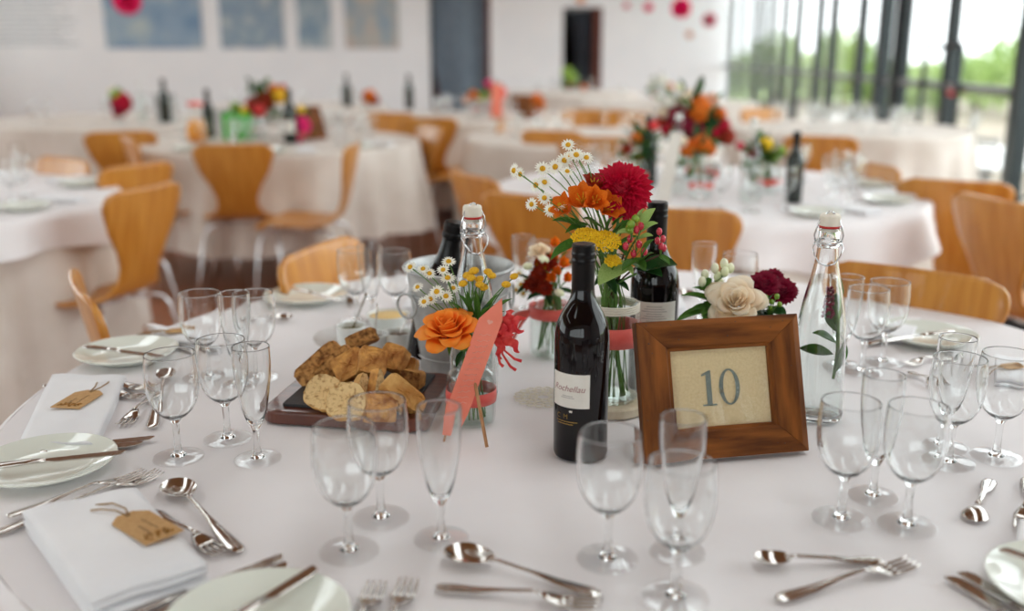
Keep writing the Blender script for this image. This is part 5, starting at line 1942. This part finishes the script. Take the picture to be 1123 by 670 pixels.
# ---- coral strip sign on dowels
s0, s1 = P(489, 485, .752), PY(547, 326, P(512, 480, .752).y - .012)
t = thing('strip_sign', 'slanting coral card strip with pale lettering and a heart, on wooden dowels', 'sign', s0)
ax = s1 - s0
ay = ax.normalized()
axx = Vector((1, .12, 0))
axx = (axx - ay * axx.dot(ay)).normalized()
an = axx.cross(ay)
def sp_(x, y, z=0):
    return axx * x + ay * y + an * z
L = ax.length
HWD = .0155
o = [(-HWD, .028), (HWD, .036), (HWD, L - .012), (HWD * .7, L + .004), (-HWD, L - .030)]
o = [(-HWD * .45, .010), (HWD * .75, .014), (HWD, .05), (HWD, L - .028), (HWD * .3, L), (-HWD, L - .036), (-HWD, .05)]
vs_ = [sp_(x, y, z) for z in (-.0006, .0006) for x, y in o]
n_ = len(o)
strip = B().add(vs_, [tuple(reversed(range(n_))), tuple(range(n_, 2 * n_))] + [(i, (i + 1) % n_, n_ + (i + 1) % n_, n_ + i) for i in range(n_)]).obj('card_strip', 'coral_card', t, smooth=False)
front = .0009 if an.y < 0 else -.0009
hp = [sp_(.0035 * (math.sin(a) ** 3) * 1.2, L - .036 + .0035 * (13 * math.cos(a) - 5 * math.cos(2 * a) - 2 * math.cos(3 * a) - math.cos(4 * a)) / 14, front) for a in [2 * PI * k / 24 for k in range(24)]]
B().add(hp, [tuple(range(24))]).obj('heart', 'coral_print', strip, smooth=False)
random.seed(3)
for k in range(13):
    yy = L - .055 - k * .0085
    pts = [sp_(-.008 + .016 * q / 6, yy + (-.003 + .006 * q / 6) + .0014 * math.sin(q * 2 + k), front) for q in range(7)]
    B().tube(pts, .00045, 4).obj('handwriting', 'coral_print', strip)
bk = -.0036 if front > 0 else .0036
B().tube([sp_(0, -.0, bk), sp_(0, L * .5, bk)], .0022, 8).obj('dowel', 'dowel', t)
e0, e1 = P(534, 492, .752) + Vector((0, 0, .0022)), s0 + sp_(.004, L * .48, bk * 1.6)
B().tube([e0 - s0, e1 - s0], .0024, 8).obj('dowel', 'dowel', t)

# ------------------------------------------------------------------ things on the background tables
fgob_t = glass_proto('wine_glass', GOB, GOB_IN, 6, 'glass', 20)
fflu_t = glass_proto('champagne_flute', FLU, FLU_IN, 6, 'glass', 18)
fgob, fflu = Proto(fgob_t), Proto(fflu_t)
plate2 = plate


def blob_flower(b, c, r, n=16):
    for k in range(n):
        z = 1 - 2 * (k + .5) / n
        a = k * 2.39996
        d = Vector((math.sqrt(1 - z * z) * math.cos(a), math.sqrt(1 - z * z) * math.sin(a), z))
        b.ball(c + d * r * .55, r * .5, 6, 4)


def far_bouquet(T, base, heads, label, jlabel, leafn=26, Y=None, jar=True, ribbon='coral'):
    """base px on the table; heads (px, py, radius m, material)"""
    p = P(*base, .752)
    if jar:
        t = thing('glass_jar', jlabel, 'jar', p)
        B().lathe([(0, 0), (.038, 0), (.042, .006), (.042, .085), (.034, .1), (.034, .112), (.031, .112), (.031, .1), (.038, .085), (.038, .008), (0, .008)], 24).obj('jar_glass', 'thin', t)
        B().lathe([(.0425, .04), (.043, .06)], 24).obj('ribbon', ribbon, t, solid=.001)
    t = thing('flower_bouquet', label, 'flowers', p + Vector((0, 0, .012)))
    o = t.location
    hs = [PY(x, y, p.y + random.uniform(-.03, .03)) for x, y, r, m in heads]
    for (x, y, r, m), h in zip(heads, hs):
        b = B()
        blob_flower(b, h - o, r * 1.18)
        b.obj('flower_head', m, t)
        B().tube([h - o, ((h - o) * .5).lerp(Vector((0, 0, .1)), .6), (0, 0, 0)], .0018, 5).obj('stem', 'stem', t)
    ctr = sum(hs, Vector()) / len(hs) - o
    ex = max((h - o - ctr).length for h in hs)
    for k in range(int(leafn * 1.7)):
        d = Vector((random.gauss(0, 1), random.gauss(0, .7), random.gauss(0, 1)))
        d.normalize()
        st = ctr + d * ex * random.uniform(.1, .7) + Vector((0, .01, -.02))
        leaf_part(t, o + st, o + st + d * random.uniform(.04, .07) + Vector((0, 0, .01)), 1, random.choice(('leaf', 'leaf_dark')))
    return t


def far_glasses(T, n, name, seed, r0=.35, r1=.72, R=.9, front=True):
    rnd = random.Random(seed)
    pts = []
    tries = 0
    while len(pts) < n and tries < 500:
        tries += 1
        a = rnd.uniform(0, 2 * PI)
        r = rnd.uniform(r0, r1) * R
        q = Vector((T[0] + r * math.cos(a), T[1] + r * math.sin(a), .755))
        if all((q - w_).length > .085 for w_ in pts) and all((q - w_).length > .14 for w_ in OCC):
            pts.append(q)
            if rnd.random() < .66:
                fgob.place(q, a, 'clear wine glass on ' + name, 'wine glasses on ' + name)
            else:
                fflu.place(q, a, 'clear champagne flute on ' + name, 'flutes on ' + name)


OCC = [P(x, y, .755) for x, y in ((217, 156), (345, 153), (262, 152), (249, 147), (230, 151), (281, 152), (319, 157), (329, 156), (762, 200), (768, 218), (842, 214), (698, 206), (869, 222), (714, 200), (822, 222), (741, 212), (728, 222), (545, 130), (541, 127), (523, 127), (586, 129), (571, 130), (131, 134), (157, 134), (182, 134), (381, 116), (402, 116), (449, 120), (625, 99), (720, 110))]


def occ(px, py):
    q = P(px, py, .755)
    OCC.append(q)
    return q


for T, n, nm, sd, R in ((TA, 30, 'the table cut by the left edge', 1, .89), (TB, 24, 'the table with the green box', 2, .82), (TCC, 32, 'the second table behind the frame', 3, .80),
                        (TD, 16, 'the table with the coral sign', 4, .82), (TF, 16, 'the table half hidden behind the dahlia', 5, .78), (TE, 16, 'the table close to the glazed wall', 6, .78),
                        (TG, 8, 'the shaded table at the far left', 7, .9), (TH1, 6, 'the far table under the pink pompom', 8, .9), (TH2, 6, 'the far table under the pale print', 9, .9),
                        (TH3, 6, 'the farthest table by the narrow doorway', 10, .9)):
    for k in range(8):
        a = 2 * PI * (k + .5) / 8 + sd
    far_glasses(T, n, nm, sd, .3, .74, R)

# plates and napkins ringed on the nearer background tables
nap_t = thing('folded_napkin', 'napkin', 'napkin')
for k in range(3):
    B().box((0, .002 * k, .003 + .005 * k), (.085 - .003 * k, .17 - .004 * k, .0042)).obj('fold', 'napkin', nap_t, smooth=False, bevel=.0015)
fnap = Proto(nap_t)
for T, R, nm, ks in ((TA, .89, 'the table cut by the left edge', (6.0, 5.2, 4.6, .5)), (TCC, .80, 'the second table behind the frame', (4.4, 5.1, 5.75, .1)), (TB, .82, 'the table with the green box', (4.9, 5.6, 4.2))):
    for a in ks:
        q = Vector((T[0] + (R - .12) * math.cos(a), T[1] + (R - .12) * math.sin(a), .755))
        plate2.place(q, 0, 'pale side plate on ' + nm, 'side plates on ' + nm)
        a2 = a + .24
        q = Vector((T[0] + (R - .12) * math.cos(a2), T[1] + (R - .12) * math.sin(a2), .755))
        fnap.place(q, a2 + PI / 2, 'folded white napkin on ' + nm, 'napkins on ' + nm)

# second table flowers and bottles
far_bouquet(TCC, (762, 200), [(766, 120, .045, 'alst'), (744, 126, .045, 'burgundy'), (752, 137, .04, 'burgundy'), (785, 145, .03, 'dahlia'), (757, 104, .02, 'cream_rose'), (735, 112, .02, 'white_petal'), (790, 125, .022, 'alst'), (728, 132, .03, 'alst_red'), (798, 150, .03, 'alst_red'), (750, 112, .028, 'cream_rose'), (780, 110, .026, 'peach'), (740, 150, .03, 'leaf_dark'), (775, 150, .04, 'leaf_dark'), (780, 132, .035, 'leaf_dark'), (735, 140, .035, 'dahlia'), (762, 146, .04, 'burgundy'), (792, 138, .03, 'dahlia'), (770, 108, .02, 'peach'), (728, 124, .02, 'cream_rose'), (722, 108, .016, 'white_petal'), (745, 96, .014, 'berry_white')],
            'tall bouquet with a big orange bloom and burgundy flowers on the second table', 'tall flower jar in the middle of the second table', 50)
far_bouquet(TCC, (768, 218), [(770, 158, .03, 'alst'), (755, 162, .028, 'alst'), (778, 164, .022, 'alst'), (748, 155, .018, 'cream_rose'), (781, 190, .02, 'glory')],
            'orange bouquet in front of the tall one on the second table', 'short jar of orange flowers on the second table', 24)
far_bouquet(TCC, (842, 214), [(840, 159, .024, 'yellow'), (825, 168, .018, 'burgundy'), (857, 165, .016, 'lime'), (832, 178, .014, 'leaf'), (812, 160, .015, 'berry'), (848, 172, .022, 'lime'), (820, 182, .02, 'leaf'), (834, 168, .018, 'leaf_dark')],
            'bouquet with one yellow bloom on the second table', 'jar holding the yellow bloom on the second table', 30)
far_bouquet(TCC, (698, 206), [(697, 152, .02, 'alst'), (688, 163, .02, 'alst_red'), (708, 165, .02, 'leaf_dark'), (717, 138, .018, 'glory'), (700, 172, .018, 'alst_red')],
            'rust and green bouquet at the left of the second table', 'jar at the left of the second table', 30)
q = P(869, 222, .755)
wine_bottle(q, 'dark green bottle standing on the second table right of the yellow bloom', -1.6, 'none', .82, 'wine_bottle', 'green_glass')
q = P(714, 208, .755)
t = wine_bottle(q + Vector((0, .12, 0)), 'dark green bottle leaning among the flowers on the second table', -1.6, 'none', .9, 'wine_bottle', 'green_glass')


def far_swing(px, py, label):
    t = thing('swing_top_bottle', label, 'bottle', P(px, py, .755))
    B().lathe(SWO + [(0, .2725)], 24).obj('bottle_glass', 'thin', t)
    B().lathe([(0, .006)] + [(max(0.002, a - .003), z + .004) for a, z in SWO[2:9]] + [(0, .19)], 20).obj('water', 'water', t)
    B().lathe([(0, .27), (.0125, .27), (.0142, .28), (.0125, .2915), (0, .292)], 16).obj('stopper', 'white_ceramic', t)


far_swing(822, 222, 'clear swing-top bottle on the second table before the yellow bloom')
far_swing(741, 212, 'clear swing-top bottle on the second table left of the tall bouquet')
q = P(728, 222, .755)
t = thing('paper_strip', 'white paper strip leaning on the second table left of the flowers', 'paper', q)
B().add([(-.03, 0, 0), (.02, 0, 0), (.065, .05, .24), (.02, .05, .24), (-.03, .002, 0), (.02, .002, 0), (.065, .052, .24), (.02, .052, .24)],
        [(0, 1, 2, 3), (7, 6, 5, 4), (0, 4, 5, 1), (1, 5, 6, 2), (2, 6, 7, 3), (3, 7, 4, 0)]).obj('sheet', 'label', t, smooth=False)

# table with the green box
q = P(262, 152, .755)
t = thing('green_box', 'bright green open card box on the table behind the lone chair', 'box', q, .2)
for x, y, sx, sy in ((0, -.06, .16, .006), (0, .06, .16, .006), (-.08, 0, .006, .12), (.08, 0, .006, .12)):
    B().box((x, y, .075), (sx, sy, .15)).obj('side_panel', 'green_gift', t, smooth=False)
B().box((0, 0, .003), (.16, .12, .006)).obj('bottom_panel', 'green_gift', t, smooth=False)
q = P(217, 156, .755)
t = thing('juice_carafe', 'round carafe of orange juice with a coral top on the table', 'carafe', q)
B().lathe([(0, .002), (.05, .002), (.062, .03), (.06, .09), (.035, .14), (.025, .17), (.028, .20), (.026, .20), (0, .2)], 24).obj('carafe_glass', 'thin', t)
B().lathe([(0, .006), (.045, .006), (.057, .03), (.055, .09), (.034, .13), (0, .13)], 24).obj('juice', 'juice', t)
B().lathe([(0, .2), (.045, .205), (.045, .225), (0, .235)], 16).obj('ribbon_top', 'coral', t)


def far_bucket(px, py, label, r=.075, h=.15):
    t = thing('ice_bucket', label, 'bucket', P(px, py, .755))
    B().lathe([(0, 0), (r * .72, 0), (r * .96, h * .95), (r * 1.03, h), (r * .95, h), (r * .7, .006), (0, .006)], 28).obj('pail', 'galv', t)
    B().ring((0, 0, h * .75), r * .93, .002, 28, 5).obj('rib', 'galv', t)


far_bucket(249, 147, 'small metal bucket on the table with the green box')
wine_bottle(P(230, 151, .755), 'dark bottle left of the small metal bucket, on the green box table', 0, 'none', .95, 'wine_bottle', 'green_glass')
far_bouquet(TB, (281, 152), [(291, 110, .05, 'alst_red'), (279, 115, .045, 'dahlia'), (270, 122, .03, 'yellow'), (307, 105, .04, 'yellow_ball'), (300, 98, .03, 'alst'), (310, 96, .02, 'dahlia'), (284, 120, .04, 'glory'), (258, 118, .03, 'lime')],
            'dark red and yellow bouquet beside the green box', 'flower jar beside the green box', 60)
wine_bottle(P(319, 157, .755), 'dark bottle with white label right of the red and yellow bouquet', -1.6, 'plain', 1.0, 'wine_bottle', 'green_glass')
far_bouquet(TB, (329, 156), [(329, 138, .055, 'pink'), (325, 150, .035, 'pink'), (330, 120, .02, 'yellow')], 'hot pink bloom right of the dark labelled bottle', 'jar holding the hot pink bloom', 14)
q = P(345, 153, .755)
t = thing('number_frame', 'brown wooden number frame seen from its side on the green box table', 'picture frame', q, .9)
B().add([(-.1, 0, 0), (.1, 0, 0), (.1, .06, .19), (-.1, .06, .19), (-.1, .02, 0), (.1, .02, 0), (.1, .08, .19), (-.1, .08, .19)],
        [(3, 2, 1, 0), (4, 5, 6, 7), (0, 1, 5, 4), (1, 2, 6, 5), (2, 3, 7, 6), (3, 0, 4, 7)]).obj('frame', 'wood', t, smooth=False)
B().add([(-.03, .07, .14), (.03, .07, .14), (.03, .13, .0), (-.03, .13, .0)], [(0, 1, 2, 3)]).obj('easel_back', 'slate', t, smooth=False, solid=.004)

# coral sign table
q = P(545, 130, .755)
t = thing('coral_sign', 'upright coral card on the distant table before the wide doorway', 'sign', q)
B().box((0, 0, .13), (.085, .006, .26)).obj('card', 'coral_card', t, smooth=False)
B().box((0, .03, .006), (.08, .08, .012)).obj('base', 'dowel', t, smooth=False)
far_bouquet(TD, (541, 127), [(547, 103, .05, 'glory'), (536, 92, .03, 'pink'), (551, 100, .03, 'glory'), (530, 104, .03, 'lime')], 'coral red flowers behind the coral sign', 'jar behind the coral sign', 20)
far_bouquet(TD, (523, 127), [(519, 104, .035, 'alst'), (527, 110, .03, 'yellow'), (512, 110, .03, 'peach')], 'orange and green posy left of the coral sign', 'jar left of the coral sign', 24)
far_bouquet(TD, (586, 129), [(588, 110, .05, 'alst'), (580, 116, .035, 'yellow'), (594, 113, .03, 'alst')], 'orange posy right of the coral sign', 'jar right of the coral sign', 20)
t = thing('number_frame', 'brown wooden number frame seen from behind right of the coral sign', 'picture frame', P(571, 130, .755), -.7)
B().box((0, 0, .09), (.2, .018, .18)).obj('frame', 'wood', t, smooth=False)
B().box((0, .03, .07), (.06, .05, .14)).obj('easel_back', 'slate', t, smooth=False)
# shaded table at far left
far_bouquet(TG, (131, 134), [(133, 113, .07, 'dahlia'), (127, 104, .04, 'lime'), (130, 120, .045, 'burgundy'), (124, 101, .03, 'cream_rose')], 'dark red bouquet on the shaded far left table', 'jar on the shaded far left table', 24)
far_swing(157, 134, 'clear swing-top bottle on the shaded far left table')
far_bucket(182, 134, 'metal bucket holding a green bottle on the far left table', .085, .2)
t = wine_bottle(P(182, 134, .765), 'green bottle standing in the far left metal bucket', 0, 'none', 1.0, 'wine_bottle', 'green_glass')
# far tables
far_bucket(381, 116, 'small metal bucket below the pale grey and pink print', .07, .16)
wine_bottle(P(381, 116, .765), 'green bottle in the small metal bucket below the pale print', 0, 'none', .95, 'wine_bottle', 'green_glass')
far_bouquet(TH2, (402, 116), [(405, 106, .06, 'alst'), (411, 110, .04, 'alst_red'), (400, 108, .03, 'leaf')], 'orange posy below the pale print', 'jar of the orange posy below the pale print', 14)
wine_bottle(P(449, 120, .755), 'green bottle on the far table at the left of the wide doorway', 0, 'none', 1.0, 'wine_bottle', 'green_glass')
far_bouquet(TH3, (625, 99), [(622, 80, .07, 'lime'), (628, 86, .06, 'lime'), (640, 96, .04, 'alst'), (618, 92, .04, 'leaf')], 'lime green foliage bunch before the narrow doorway', 'jar before the narrow doorway', 20)
far_bouquet(TH1, (720, 110), [(716, 92, .04, 'white_petal'), (726, 88, .05, 'white_petal'), (735, 95, .04, 'peach'), (712, 99, .03, 'leaf')], 'white airy bouquet below the pink pompom', 'jar of the white airy bouquet', 26)

# ------------------------------------------------------------------ labels of look-alikes: by their place from the left
def px_of(o):
    v = Matrix.Rotation(-YAW, 3, 'Z') @ (o.location - Vector((0, 0, EYE)))
    z = v.y * math.cos(PITCH) - v.z * math.sin(PITCH)
    return v.x / z


ORD = ['leftmost', 'second from the left', 'third from the left', 'fourth from the left', 'fifth from the left', 'sixth from the left', 'seventh from the left', 'eighth from the left', 'ninth from the left',
       'tenth from the left', 'eleventh from the left', 'twelfth from the left', 'thirteenth from the left', 'fourteenth from the left', 'fifteenth from the left', 'sixteenth from the left', 'seventeenth from the left', 'eighteenth from the left', 'nineteenth from the left', 'twentieth from the left', 'twenty-first from the left', 'twenty-second from the left', 'twenty-third from the left', 'twenty-fourth from the left', 'twenty-fifth from the left', 'twenty-sixth from the left']
same = {}
for o in list(SC.objects):
    if o.parent is None and 'label' in o:
        same.setdefault(o['label'], []).append(o)
for lb, os_ in same.items():
    if len(os_) > 1:
        for k, o in enumerate(sorted(os_, key=px_of)):
            o['label'] = lb + ', ' + ORD[min(k, len(ORD) - 1)]
